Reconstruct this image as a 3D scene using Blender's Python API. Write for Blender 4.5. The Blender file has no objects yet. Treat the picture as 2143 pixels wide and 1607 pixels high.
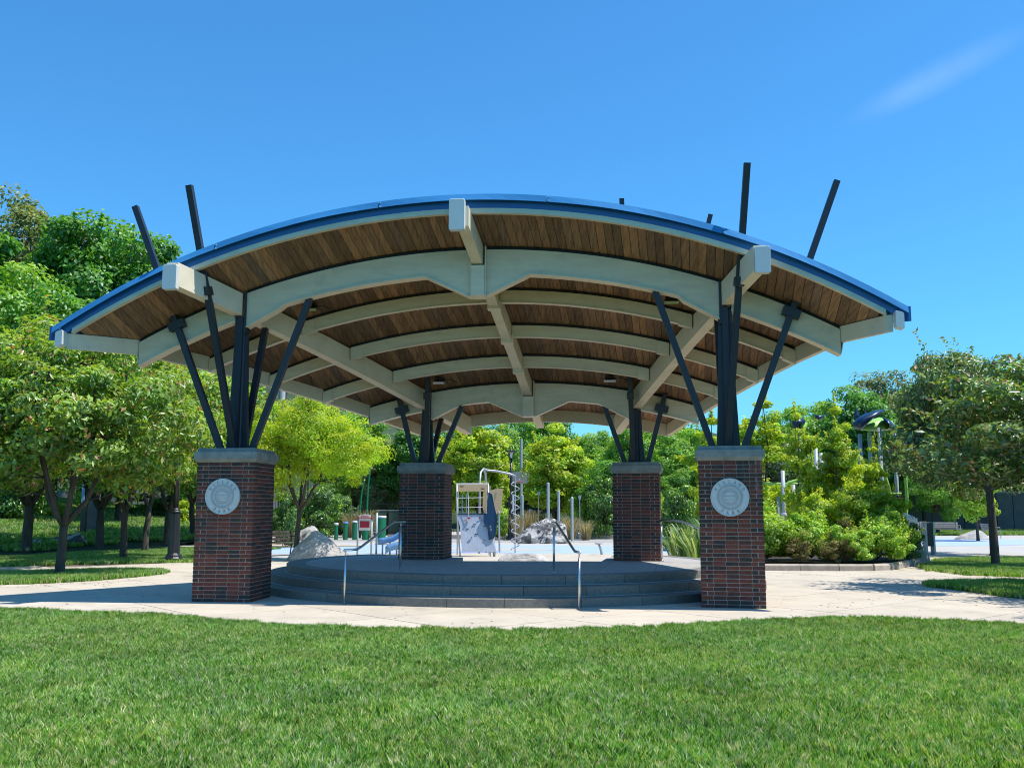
import bpy, math, random
import numpy as np
from mathutils import Vector, Matrix
random.seed(7)
C = bpy.context.scene.collection
PI = math.pi

# ------------------------------------------------------------------ camera
F_PX, W_PX, H_PX = 2000.0, 2143.0, 1607.0
CAM_Z, PITCH, ROLL = 1.563, 0.131, 0.002
cam_data = bpy.data.cameras.new('camera')
cam_data.sensor_width = 36.0
cam_data.lens = 36.0 * F_PX / W_PX
cam_data.clip_end = 3000
cam = bpy.data.objects.new('camera', cam_data)
C.objects.link(cam)
_c, _s = math.cos(PITCH), math.sin(PITCH)
_r0, _u0, _f0 = Vector((1, 0, 0)), Vector((0, -_s, _c)), Vector((0, _c, _s))
_cr, _sr = math.cos(ROLL), math.sin(ROLL)
_r = _r0 * _cr + _u0 * _sr
_u = _u0 * _cr - _r0 * _sr
cam.matrix_world = Matrix(((_r.x, _u.x, -_f0.x, 0), (_r.y, _u.y, -_f0.y, 0), (_r.z, _u.z, -_f0.z, CAM_Z), (0, 0, 0, 1)))
bpy.context.scene.camera = cam

# ------------------------------------------------------------------ light
SUN_DIR = Vector((0.435, -0.090, 0.895)).normalized()      # towards the sun: high, from the right, a touch in front
sun_el = math.asin(SUN_DIR.z)
sun_az = math.atan2(SUN_DIR.x, SUN_DIR.y)
world = bpy.data.worlds.new('World')
bpy.context.scene.world = world
world.use_nodes = True
wn, wl = world.node_tree.nodes, world.node_tree.links
wn.clear()
w_out = wn.new('ShaderNodeOutputWorld')
w_bg = wn.new('ShaderNodeBackground')
w_sky = wn.new('ShaderNodeTexSky')
w_sky.sky_type = 'NISHITA'
w_sky.sun_disc = False
w_sky.sun_elevation = sun_el
w_sky.sun_rotation = sun_az
w_sky.altitude = 100
w_sky.air_density = 1.25
w_sky.dust_density = 0.35
w_sky.ozone_density = 4.5
w_bg.inputs['Strength'].default_value = 0.15
# faint cirrus wisp high in the sky on the right, a direction in the sky dome
tc = wn.new('ShaderNodeTexCoord')
mapn = wn.new('ShaderNodeMapping')
mapn.vector_type = 'TEXTURE'
WISP = Vector((0.392, 0.835, 0.396)).normalized()
vs = wn.new('ShaderNodeVectorMath'); vs.operation = 'SUBTRACT'; vs.inputs[1].default_value = WISP
wl.new(tc.outputs['Generated'], vs.inputs[0])
mapn.inputs['Rotation'].default_value = (0, -0.36, 0)
mapn.inputs['Scale'].default_value = (0.10, 0.10, 0.019)
wl.new(vs.outputs[0], mapn.inputs[0])
ln = wn.new('ShaderNodeVectorMath'); ln.operation = 'LENGTH'
wl.new(mapn.outputs[0], ln.inputs[0])
mr = wn.new('ShaderNodeMapRange'); mr.interpolation_type = 'SMOOTHSTEP'
mr.inputs['From Min'].default_value = 1.0; mr.inputs['From Max'].default_value = 0.0
wl.new(ln.outputs['Value'], mr.inputs['Value'])
wnz = wn.new('ShaderNodeTexNoise'); wnz.inputs['Scale'].default_value = 14.0; wnz.inputs['Detail'].default_value = 5
wl.new(tc.outputs['Generated'], wnz.inputs['Vector'])
wmul = wn.new('ShaderNodeMath'); wmul.operation = 'MULTIPLY'
wl.new(mr.outputs[0], wmul.inputs[0]); wl.new(wnz.outputs[0], wmul.inputs[1])
wm2 = wn.new('ShaderNodeMath'); wm2.operation = 'MULTIPLY'; wm2.inputs[1].default_value = 0.16
wl.new(wmul.outputs[0], wm2.inputs[0])
whs = wn.new('ShaderNodeHueSaturation'); whs.inputs['Saturation'].default_value = 1.0
wtint = wn.new('ShaderNodeVectorMath'); wtint.operation = 'MULTIPLY'; wtint.inputs[1].default_value = (0.29, 0.71, 0.97)
wl.new(w_sky.outputs[0], wtint.inputs[0]); wl.new(wtint.outputs[0], whs.inputs['Color'])
wmix = wn.new('ShaderNodeMixRGB'); wmix.inputs['Color2'].default_value = (6.0, 7.0, 9.0, 1)
wl.new(wm2.outputs[0], wmix.inputs[0]); wl.new(whs.outputs[0], wmix.inputs['Color1'])
wl.new(wmix.outputs[0], w_bg.inputs['Color'])
wl.new(w_bg.outputs[0], w_out.inputs['Surface'])

sun_data = bpy.data.lights.new('sun', 'SUN')
sun_data.energy = 4.6
sun_data.angle = math.radians(0.5)
sun_data.color = (1.0, 0.95, 0.87)
sun = bpy.data.objects.new('sun', sun_data)
C.objects.link(sun)
sun.rotation_euler = (-SUN_DIR).to_track_quat('-Z', 'Y').to_euler()
sun.location = SUN_DIR * 60

sc = bpy.context.scene
sc.view_settings.view_transform = 'Standard'
sc.view_settings.look = 'None'
sc.view_settings.gamma = 1
sc.view_settings.use_curve_mapping = False
sc.view_settings.exposure = 0.45
sc.cycles.filter_width = 1.05
sc.cycles.max_bounces = 6
sc.cycles.transparent_max_bounces = 4
sc.cycles.diffuse_bounces = 3
sc.cycles.glossy_bounces = 2
sc.cycles.transmission_bounces = 2
sc.cycles.caustics_reflective = False
sc.cycles.caustics_refractive = False

# ------------------------------------------------------------------ helpers
def tag(o, label=None, cat=None, group=None, kind=None):
    if label: o['label'] = label
    if cat: o['category'] = cat
    if group: o['group'] = group
    if kind: o['kind'] = kind
    return o

def thing(name, label, cat, loc=(0, 0, 0), rz=0.0, group=None):
    o = bpy.data.objects.new(name, None)
    C.objects.link(o)
    o.location = loc
    o.rotation_euler = (0, 0, rz)
    o.empty_display_size = 0.2
    return tag(o, label, cat, group)

class MB:
    """collects shapes and links them as one mesh object"""
    def __init__(s):
        s.v, s.f = [], []
    def add(s, vs, fs):
        n = len(s.v)
        s.v += [tuple(p) for p in vs]
        s.f += [tuple(i + n for i in f) for f in fs]
        return s
    def hexa(s, p):     # 8 corners: bottom loop 0-3, top loop 4-7
        return s.add(p, [(3, 2, 1, 0), (4, 5, 6, 7), (0, 1, 5, 4), (1, 2, 6, 5), (2, 3, 7, 6), (3, 0, 4, 7)])
    def box(s, c, d, rz=0.0, m=None):
        x, y, z = d[0] / 2, d[1] / 2, d[2] / 2
        P = [(-x, -y, -z), (x, -y, -z), (x, y, -z), (-x, y, -z), (-x, -y, z), (x, -y, z), (x, y, z), (-x, y, z)]
        if m is None: m = Matrix.Rotation(rz, 3, 'Z')
        return s.hexa([m @ Vector(p) + Vector(c) for p in P])
    def beam(s, a, b, w, h, up=(0, 0, 1), w2=None, h2=None):
        a, b = Vector(a), Vector(b)
        d = (b - a).normalized()
        sd = d.cross(Vector(up))
        if sd.length < 1e-4: sd = d.cross(Vector((0, 1, 0)))
        sd.normalize(); u = sd.cross(d).normalized()
        w2 = w if w2 is None else w2; h2 = h if h2 is None else h2
        P = []
        for q, ww, hh in ((a, w, h), (b, w2, h2)):
            P += [q - sd * ww / 2 - u * hh / 2, q + sd * ww / 2 - u * hh / 2, q + sd * ww / 2 + u * hh / 2, q - sd * ww / 2 + u * hh / 2]
        return s.hexa(P)
    def loft(s, secs, closed_ends=True):
        n = len(secs[0]); vs = [p for q in secs for p in q]; fs = []
        for i in range(len(secs) - 1):
            for j in range(n):
                k = (j + 1) % n
                fs.append((i * n + j, i * n + k, (i + 1) * n + k, (i + 1) * n + j))
        if closed_ends:
            fs.append(tuple(range(n - 1, -1, -1)))
            fs.append(tuple((len(secs) - 1) * n + j for j in range(n)))
        return s.add(vs, fs)
    def tube(s, pts, r, n=8, r2=None):
        pts = [Vector(p) for p in pts]
        rr = r if isinstance(r, (list, tuple)) else [r + ((r2 if r2 is not None else r) - r) * i / max(1, len(pts) - 1) for i in range(len(pts))]
        secs = []; ref = None
        for i, p in enumerate(pts):
            d = (pts[min(i + 1, len(pts) - 1)] - pts[max(i - 1, 0)]).normalized()
            if ref is None:
                ref = Vector((0, 0, 1)) if abs(d.z) < 0.9 else Vector((1, 0, 0))
            sd = d.cross(ref).normalized(); u = sd.cross(d).normalized(); ref = u
            secs.append([p + (sd * math.cos(2 * PI * k / n) + u * math.sin(2 * PI * k / n)) * rr[i] for k in range(n)])
        return s.loft(secs)
    def lathe(s, c, prof, n=16):
        secs = [[(c[0] + r * math.cos(2 * PI * k / n), c[1] + r * math.sin(2 * PI * k / n), c[2] + z) for k in range(n)] for r, z in prof]
        return s.loft(secs)
    def prism(s, poly, z0, z1):
        n = len(poly)
        return s.add([(x, y, z0) for x, y in poly] + [(x, y, z1) for x, y in poly],
                     [tuple(range(n - 1, -1, -1)), tuple(range(n, 2 * n))] + [(i, (i + 1) % n, n + (i + 1) % n, n + i) for i in range(n)])
    def extr(s, poly3, d):
        d = Vector(d); n = len(poly3); q = [Vector(p) for p in poly3]
        return s.add(q + [p + d for p in q], [tuple(range(n)), tuple(range(2 * n - 1, n - 1, -1))] + [(i, n + i, n + (i + 1) % n, (i + 1) % n) for i in range(n)])
    def mesh(s, name, mat, smooth=False, off=None):
        me = bpy.data.meshes.new(name)
        vs = s.v if off is None else [(x - off[0], y - off[1], z - off[2]) for x, y, z in s.v]
        me.from_pydata(vs, [], s.f)
        if mat: me.materials.append(mat)
        if smooth:
            me.polygons.foreach_set('use_smooth', [True] * len(me.polygons))
        me.update()
        return me
    def build(s, name, mat, parent=None, smooth=False, world_coords=False):
        off = None
        if parent is not None and world_coords:
            p = parent; off = Vector(p.location)
            while p.parent is not None:
                p = p.parent; off = off + Vector(p.location)
        o = bpy.data.objects.new(name, s.mesh(name, mat, smooth, off))
        C.objects.link(o)
        if parent is not None: o.parent = parent
        return o

def copy_tree(o, parent=None):
    c = o.copy(); C.objects.link(c); c.parent = parent
    for ch in list(o.children):
        copy_tree(ch, c)
    return c

def at(px, py, y):
    """world point on the camera ray through a pixel of the photograph at distance y"""
    u2, v2 = px - (W_PX / 2), (H_PX / 2) - py
    u = u2 * _cr - v2 * _sr; v = u2 * _sr + v2 * _cr
    d = Vector((u, F_PX * _c - v * _s, F_PX * _s + v * _c))
    t = y / d.y
    return Vector((d.x * t, y, CAM_Z + d.z * t))

def gr(px, py, z=0.0):
    u2, v2 = px - (W_PX / 2), (H_PX / 2) - py
    u = u2 * _cr - v2 * _sr; v = u2 * _sr + v2 * _cr
    d = Vector((u, F_PX * _c - v * _s, F_PX * _s + v * _c))
    t = (z - CAM_Z) / d.z
    return Vector((d.x * t, d.y * t, z))

# ------------------------------------------------------------------ materials
def new_mat(name):
    m = bpy.data.materials.new(name); m.use_nodes = True
    n, l = m.node_tree.nodes, m.node_tree.links
    return m, n, l, n['Principled BSDF']

def mat(name, col, rough=0.6, metal=0.0, spec=0.5, var=0.0, vscale=3.0, bump=0.0, bscale=40.0, stretch=None, obj_var=0.0, dirt=None, dsharp=(.55, .8)):
    m, n, l, b = new_mat(name)
    b.inputs['Base Color'].default_value = (*col, 1)
    b.inputs['Roughness'].default_value = rough
    b.inputs['Metallic'].default_value = metal
    b.inputs['Specular IOR Level'].default_value = spec
    geo = n.new('ShaderNodeNewGeometry')
    pos = geo.outputs['Position']
    if stretch:
        mp = n.new('ShaderNodeMapping'); mp.inputs['Scale'].default_value = stretch
        l.new(pos, mp.inputs[0]); pos = mp.outputs[0]
    cur = None
    if var > 0:
        nz = n.new('ShaderNodeTexNoise'); nz.inputs['Scale'].default_value = vscale; nz.inputs['Detail'].default_value = 6; nz.inputs['Roughness'].default_value = 0.6
        l.new(pos, nz.inputs['Vector'])
        r = n.new('ShaderNodeMapRange'); r.inputs['From Min'].default_value = 0.3; r.inputs['From Max'].default_value = 0.7
        r.inputs['To Min'].default_value = 1 - var; r.inputs['To Max'].default_value = 1 + var
        l.new(nz.outputs[0], r.inputs['Value'])
        cur = r.outputs[0]
    if obj_var > 0:
        oi = n.new('ShaderNodeObjectInfo')
        r2 = n.new('ShaderNodeMapRange'); r2.inputs['To Min'].default_value = 1 - obj_var; r2.inputs['To Max'].default_value = 1 + obj_var
        l.new(oi.outputs['Random'], r2.inputs['Value'])
        if cur is None: cur = r2.outputs[0]
        else:
            mm = n.new('ShaderNodeMath'); mm.operation = 'MULTIPLY'; l.new(cur, mm.inputs[0]); l.new(r2.outputs[0], mm.inputs[1]); cur = mm.outputs[0]
    if cur is not None:
        mx = n.new('ShaderNodeVectorMath'); mx.operation = 'SCALE'; mx.inputs[0].default_value = col
        l.new(cur, mx.inputs['Scale'])
        out = mx.outputs[0]
        if dirt:
            dz = n.new('ShaderNodeTexNoise'); dz.inputs['Scale'].default_value = dirt[1]; dz.inputs['Detail'].default_value = 8; dz.inputs['Roughness'].default_value = 0.7
            l.new(geo.outputs['Position'], dz.inputs['Vector'])
            dr = n.new('ShaderNodeMapRange'); dr.inputs['From Min'].default_value = dsharp[0]; dr.inputs['From Max'].default_value = dsharp[1]
            dz.inputs['Distortion'].default_value = 1.6 if dsharp[0] < .5 else 0
            l.new(dz.outputs[0], dr.inputs['Value'])
            dm = n.new('ShaderNodeMixRGB'); dm.inputs['Color2'].default_value = (*dirt[0], 1)
            ds = n.new('ShaderNodeMath'); ds.operation = 'MULTIPLY'; ds.inputs[1].default_value = dirt[2]
            l.new(dr.outputs[0], ds.inputs[0]); l.new(ds.outputs[0], dm.inputs[0]); l.new(out, dm.inputs['Color1']); out = dm.outputs[0]
        l.new(out, b.inputs['Base Color'])
    if bump > 0:
        bz = n.new('ShaderNodeTexNoise'); bz.inputs['Scale'].default_value = bscale; bz.inputs['Detail'].default_value = 4
        l.new(pos, bz.inputs['Vector'])
        bp = n.new('ShaderNodeBump'); bp.inputs['Strength'].default_value = bump; bp.inputs['Distance'].default_value = 0.02
        l.new(bz.outputs[0], bp.inputs['Height']); l.new(bp.outputs[0], b.inputs['Normal'])
    return m

def ramp_mat(name, stops, rough=0.85, noise_scale=30, noise_amt=0.25, bump=0.3, bscale=120, spec=0.3):
    """colour picked per object (or per piece by the 'rnd' attribute) from a ramp"""
    m, n, l, b = new_mat(name)
    oi = n.new('ShaderNodeObjectInfo'); av = n.new('ShaderNodeAttribute'); av.attribute_name = 'rnd'
    ad = n.new('ShaderNodeMath'); ad.operation = 'ADD'; l.new(oi.outputs['Random'], ad.inputs[0]); l.new(av.outputs['Fac'], ad.inputs[1])
    fr = n.new('ShaderNodeMath'); fr.operation = 'FRACT'; l.new(ad.outputs[0], fr.inputs[0])
    cr = n.new('ShaderNodeValToRGB'); cr.color_ramp.interpolation = 'LINEAR'
    e = cr.color_ramp.elements
    while len(e) > 1: e.remove(e[0])
    e[0].position = stops[0][0]; e[0].color = (*stops[0][1], 1)
    for p, c in stops[1:]:
        q = e.new(p); q.color = (*c, 1)
    l.new(fr.outputs[0], cr.inputs[0])
    geo = n.new('ShaderNodeNewGeometry')
    nz = n.new('ShaderNodeTexNoise'); nz.inputs['Scale'].default_value = noise_scale; nz.inputs['Detail'].default_value = 5
    l.new(geo.outputs['Position'], nz.inputs['Vector'])
    r = n.new('ShaderNodeMapRange'); r.inputs['From Min'].default_value = 0.3; r.inputs['From Max'].default_value = 0.7
    r.inputs['To Min'].default_value = 1 - noise_amt; r.inputs['To Max'].default_value = 1 + noise_amt
    l.new(nz.outputs[0], r.inputs['Value'])
    mx = n.new('ShaderNodeVectorMath'); mx.operation = 'SCALE'; l.new(cr.outputs[0], mx.inputs[0]); l.new(r.outputs[0], mx.inputs['Scale'])
    l.new(mx.outputs[0], b.inputs['Base Color'])
    b.inputs['Roughness'].default_value = rough; b.inputs['Specular IOR Level'].default_value = spec
    if bump:
        bz = n.new('ShaderNodeTexNoise'); bz.inputs['Scale'].default_value = bscale; l.new(geo.outputs['Position'], bz.inputs['Vector'])
        bp = n.new('ShaderNodeBump'); bp.inputs['Strength'].default_value = bump; bp.inputs['Distance'].default_value = 0.01
        l.new(bz.outputs[0], bp.inputs['Height']); l.new(bp.outputs[0], b.inputs['Normal'])
    return m, n, l, b, geo, mx

M = {}
M['brick'], bn, bl, bb, bgeo, bmx = ramp_mat('brick', [(0, (.16, .048, .032)), (.20, (.20, .060, .040)), (.42, (.14, .046, .034)), (.58, (.10, .046, .035)), (.70, (.062, .044, .036)), (.88, (.050, .043, .037)), (1, (.13, .047, .034))], noise_scale=25, noise_amt=.3, bump=.5)
# pale lime streaks that ran down from the cap of the right front pillar
_mp = bn.new('ShaderNodeMapping'); _mp.inputs['Scale'].default_value = (14, 14, 1.6); bl.new(bgeo.outputs['Position'], _mp.inputs[0])
_nz = bn.new('ShaderNodeTexNoise'); _nz.inputs['Scale'].default_value = 1.3; _nz.inputs['Detail'].default_value = 4; bl.new(_mp.outputs[0], _nz.inputs['Vector'])
_r1 = bn.new('ShaderNodeMapRange'); _r1.inputs['From Min'].default_value = .56; _r1.inputs['From Max'].default_value = .70; bl.new(_nz.outputs[0], _r1.inputs['Value'])
_sx = bn.new('ShaderNodeSeparateXYZ'); bl.new(bgeo.outputs['Position'], _sx.inputs[0])
_rx = bn.new('ShaderNodeMapRange'); _rx.inputs['From Min'].default_value = 3.7; _rx.inputs['From Max'].default_value = 3.95; bl.new(_sx.outputs['X'], _rx.inputs['Value'])
_rz = bn.new('ShaderNodeMapRange'); _rz.inputs['From Min'].default_value = 1.55; _rz.inputs['From Max'].default_value = 2.2; bl.new(_sx.outputs['Z'], _rz.inputs['Value'])
_m1 = bn.new('ShaderNodeMath'); _m1.operation = 'MULTIPLY'; bl.new(_r1.outputs[0], _m1.inputs[0]); bl.new(_rx.outputs[0], _m1.inputs[1])
_m2 = bn.new('ShaderNodeMath'); _m2.operation = 'MULTIPLY'; bl.new(_m1.outputs[0], _m2.inputs[0]); bl.new(_rz.outputs[0], _m2.inputs[1])
_m3 = bn.new('ShaderNodeMath'); _m3.operation = 'MULTIPLY'; _m3.inputs[1].default_value = .55; bl.new(_m2.outputs[0], _m3.inputs[0])
_mx = bn.new('ShaderNodeMixRGB'); _mx.inputs['Color2'].default_value = (.34, .31, .29, 1); bl.new(_m3.outputs[0], _mx.inputs[0]); bl.new(bmx.outputs[0], _mx.inputs['Color1'])
bl.new(_mx.outputs[0], bb.inputs['Base Color'])

M['mortar'] = mat('mortar', (.31, .275, .24), .95, var=.2, vscale=8, bump=.3, bscale=90)
M['caststone'] = mat('cast_stone', (.27, .275, .25), .9, var=.28, vscale=5, bump=.3, bscale=110, dirt=((.09, .09, .08), 7, .6))
M['plaque'] = mat('plaque_stone', (.60, .635, .63), .8, var=.07, vscale=12, bump=.15, bscale=160)
M['plaque_relief'] = mat('plaque_relief', (.50, .50, .49), .8, var=.12, vscale=30)
M['letter'] = mat('plaque_letter', (.25, .27, .28), .8, var=.15, vscale=60)
M['steel'] = mat('dark_painted_steel', (.022, .025, .034), .42, spec=.5, var=.18, vscale=4)
M['cream'] = mat('cream_painted_steel', (.76, .665, .49), .5, var=.07, vscale=2.2, spec=.4, dirt=((.30, .28, .22), 3.5, .35))
M['sage'] = mat('sage_painted_steel', (.72, .64, .47), .48, var=.09, vscale=1.6, spec=.45, stretch=(1, 1, 5), dirt=((.27, .28, .22), 3.0, .4))
M['white_cap'] = mat('white_cap_paint', (.66, .68, .66), .38, var=.04, spec=.5)
M['blue_flange'] = mat('light_blue_metal', (.045, .24, .52), .6, var=.07, vscale=2, spec=.08)
M['blue_fascia'] = mat('deep_blue_metal', (.024, .135, .37), .30, var=.10, vscale=1.2, spec=.5)
M['blue_roof'] = mat('blue_roof_metal', (.04, .16, .40), .4, var=.05)
M['spacer'] = mat('black_spacer', (.012, .012, .014), .7)
M['stain_steel'] = mat('stainless_steel', (.62, .62, .60), .3, metal=1.0, var=.05)
M['lens'] = mat('white_lamp_lens', (.78, .78, .74), .25, var=.03)
M['granite'] = mat('dark_granite', (.175, .168, .145), .75, var=.22, vscale=22, bump=.15, bscale=200, obj_var=.16, dirt=((.20, .18, .15), 5, .35))
M['deck'] = mat('stage_paving', (.37, .35, .325), .85, var=.12, vscale=6, bump=.12, bscale=150, obj_var=.06, dirt=((.12, .12, .12), 9, .5))
M['concrete'] = mat('pavement_concrete', (.50, .435, .345), .9, var=.10, vscale=1.3, bump=.2, bscale=160, obj_var=.06, dirt=((.28, .235, .18), 1.6, .8))
M['joint'] = mat('pavement_joint', (.15, .125, .10), .95, var=.2, vscale=6)
M['plaza'] = mat('plaza_concrete', (.43, .405, .37), .9, var=.08, vscale=.9, bump=.15, bscale=120)
M['paver'] = mat('grey_brick_paver', (.34, .33, .31), .9, var=.2, vscale=5)
M['bluepad'] = mat('pale_blue_pad', (.33, .43, .66), .85, var=.06, vscale=1)
M['curb'] = mat('curb_stone', (.40, .34, .28), .9, var=.18, vscale=7, bump=.3, bscale=60, obj_var=.06, dirt=((.15, .13, .11), 6, .6))
M['soil'] = mat('soil', (.045, .032, .022), 1, var=.35, vscale=9, bump=.6, bscale=30)
M['turf'] = mat('turf_base', (.028, .05, .014), 1, var=.4, vscale=6, bump=.6, bscale=50)
M['hill'] = mat('hill_undergrowth', (.03, .055, .015), 1, var=.5, vscale=.25, bump=.8, bscale=2)
M['bark'] = mat('bark', (.085, .068, .053), .95, var=.4, vscale=9, bump=1.0, bscale=35, stretch=(1, 1, .25))
M['bark_pale'] = mat('grey_bark', (.17, .145, .12), .95, var=.35, vscale=9, bump=.9, bscale=35, stretch=(1, 1, .3))
M['rock'] = mat('pale_boulder', (.40, .37, .335), .95, var=.35, vscale=3.0, bump=.9, bscale=14, dirt=((.15, .115, .085), 3.3, .8))
M['rock_dark'] = mat('dark_rock', (.075, .075, .078), .9, var=.6, vscale=4, bump=.9, bscale=12, dirt=((.48, .46, .43), 1.3, 1.0), stretch=None, dsharp=(.49, .54))
M['black_metal'] = mat('black_metal', (.014, .015, .018), .35, spec=.55, var=.1)
M['fence'] = mat('black_fence', (.010, .011, .012), .5)
M['wall_grey'] = mat('grey_block_wall', (.13, .125, .12), .95, var=.2, vscale=1.5, obj_var=.12)
M['grey_post'] = mat('grey_play_post', (.40, .44, .47), .4, spec=.5)
M['green_play'] = mat('green_play_plastic', (.006, .16, .075), .35)
M['lime_play'] = mat('lime_play_plastic', (.30, .56, .10), .4)
M['navy_play'] = mat('navy_play_plastic', (.006, .028, .07), .35)
M['blue_play'] = mat('light_blue_plastic', (.14, .30, .56), .35)
M['tan_play'] = mat('tan_play_plastic', (.60, .44, .25), .45, var=.04)
M['metal_panel'] = mat('brushed_metal_panel', (.46, .49, .55), .45, metal=.35, var=.14, vscale=4, stretch=(6, 1, .8))
M['red_play'] = mat('red_panel', (.36, .012, .04), .4)
M['white_play'] = mat('white_panel', (.72, .70, .70), .4)
M['hold'] = mat('climbing_hold', (.05, .05, .06), .6)
M['utility'] = mat('green_utility_box', (.05, .085, .06), .6)
M['galv'] = mat('galvanised_steel', (.42, .43, .44), .45, metal=.4)
M['house'] = mat('pale_siding', (.45, .46, .47), .8)
M['dark_glass'] = mat('dark_glass', (.03, .035, .04), .1)
M['wood_grey'] = mat('weathered_grey_wood', (.36, .33, .29), .85, var=.2, vscale=8)
M['orange'] = mat('orange_ball', (.6, .12, .03), .6)
M['bluesign'] = mat('blue_sign', (.22, .42, .66), .5)

# weathered brown soffit boards: one board one tone, long grain
m, n, l, b = new_mat('stained_wood')
oi = n.new('ShaderNodeObjectInfo')
cr = n.new('ShaderNodeValToRGB'); e = cr.color_ramp.elements
e[0].position = 0; e[0].color = (.15, .082, .04, 1); e[1].position = 1; e[1].color = (.42, .235, .11, 1)
for p, c_ in ((.3, (.18, .10, .052)), (.55, (.24, .13, .065)), (.8, (.33, .175, .08)), (.93, (.14, .092, .062))):
    q = e.new(p); q.color = (*c_, 1)
l.new(oi.outputs['Random'], cr.inputs[0])
geo = n.new('ShaderNodeNewGeometry')
mp = n.new('ShaderNodeMapping'); mp.inputs['Rotation'].default_value = (0, 0, .18); mp.inputs['Scale'].default_value = (22, 1.4, 3); l.new(geo.outputs['Position'], mp.inputs[0])
va = n.new('ShaderNodeVectorMath'); va.operation = 'ADD'; l.new(mp.outputs[0], va.inputs[0])
vv = n.new('ShaderNodeCombineXYZ'); ml = n.new('ShaderNodeMath'); ml.operation = 'MULTIPLY'; ml.inputs[1].default_value = 57; l.new(oi.outputs['Random'], ml.inputs[0]); l.new(ml.outputs[0], vv.inputs['Y']); l.new(vv.outputs[0], va.inputs[1])
nz = n.new('ShaderNodeTexNoise'); nz.inputs['Scale'].default_value = 1.2; nz.inputs['Detail'].default_value = 7; nz.inputs['Roughness'].default_value = .68; l.new(va.outputs[0], nz.inputs['Vector'])
r = n.new('ShaderNodeMapRange'); r.inputs['From Min'].default_value = .32; r.inputs['From Max'].default_value = .68; r.inputs['To Min'].default_value = .55; r.inputs['To Max'].default_value = 1.6; l.new(nz.outputs[0], r.inputs['Value'])
mx = n.new('ShaderNodeVectorMath'); mx.operation = 'SCALE'; l.new(cr.outputs[0], mx.inputs[0]); l.new(r.outputs[0], mx.inputs['Scale'])
# knots
mp2 = n.new('ShaderNodeMapping'); mp2.inputs['Scale'].default_value = (5.5, 2.2, 2.2); l.new(geo.outputs['Position'], mp2.inputs[0])
vo = n.new('ShaderNodeTexVoronoi'); vo.inputs['Scale'].default_value = 1.3; l.new(mp2.outputs[0], vo.inputs['Vector'])
kr = n.new('ShaderNodeMapRange'); kr.inputs['From Min'].default_value = .04; kr.inputs['From Max'].default_value = .11; kr.inputs['To Min'].default_value = .25; kr.inputs['To Max'].default_value = 1; l.new(vo.outputs['Distance'], kr.inputs['Value'])
mx2 = n.new('ShaderNodeVectorMath'); mx2.operation = 'SCALE'; l.new(mx.outputs[0], mx2.inputs[0]); l.new(kr.outputs[0], mx2.inputs['Scale'])
l.new(mx2.outputs[0], b.inputs['Base Color']); b.inputs['Roughness'].default_value = .7
bp = n.new('ShaderNodeBump'); bp.inputs['Strength'].default_value = .25; bp.inputs['Distance'].default_value = .01; l.new(nz.outputs[0], bp.inputs['Height']); l.new(bp.outputs[0], b.inputs['Normal'])
M['wood'] = m

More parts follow.
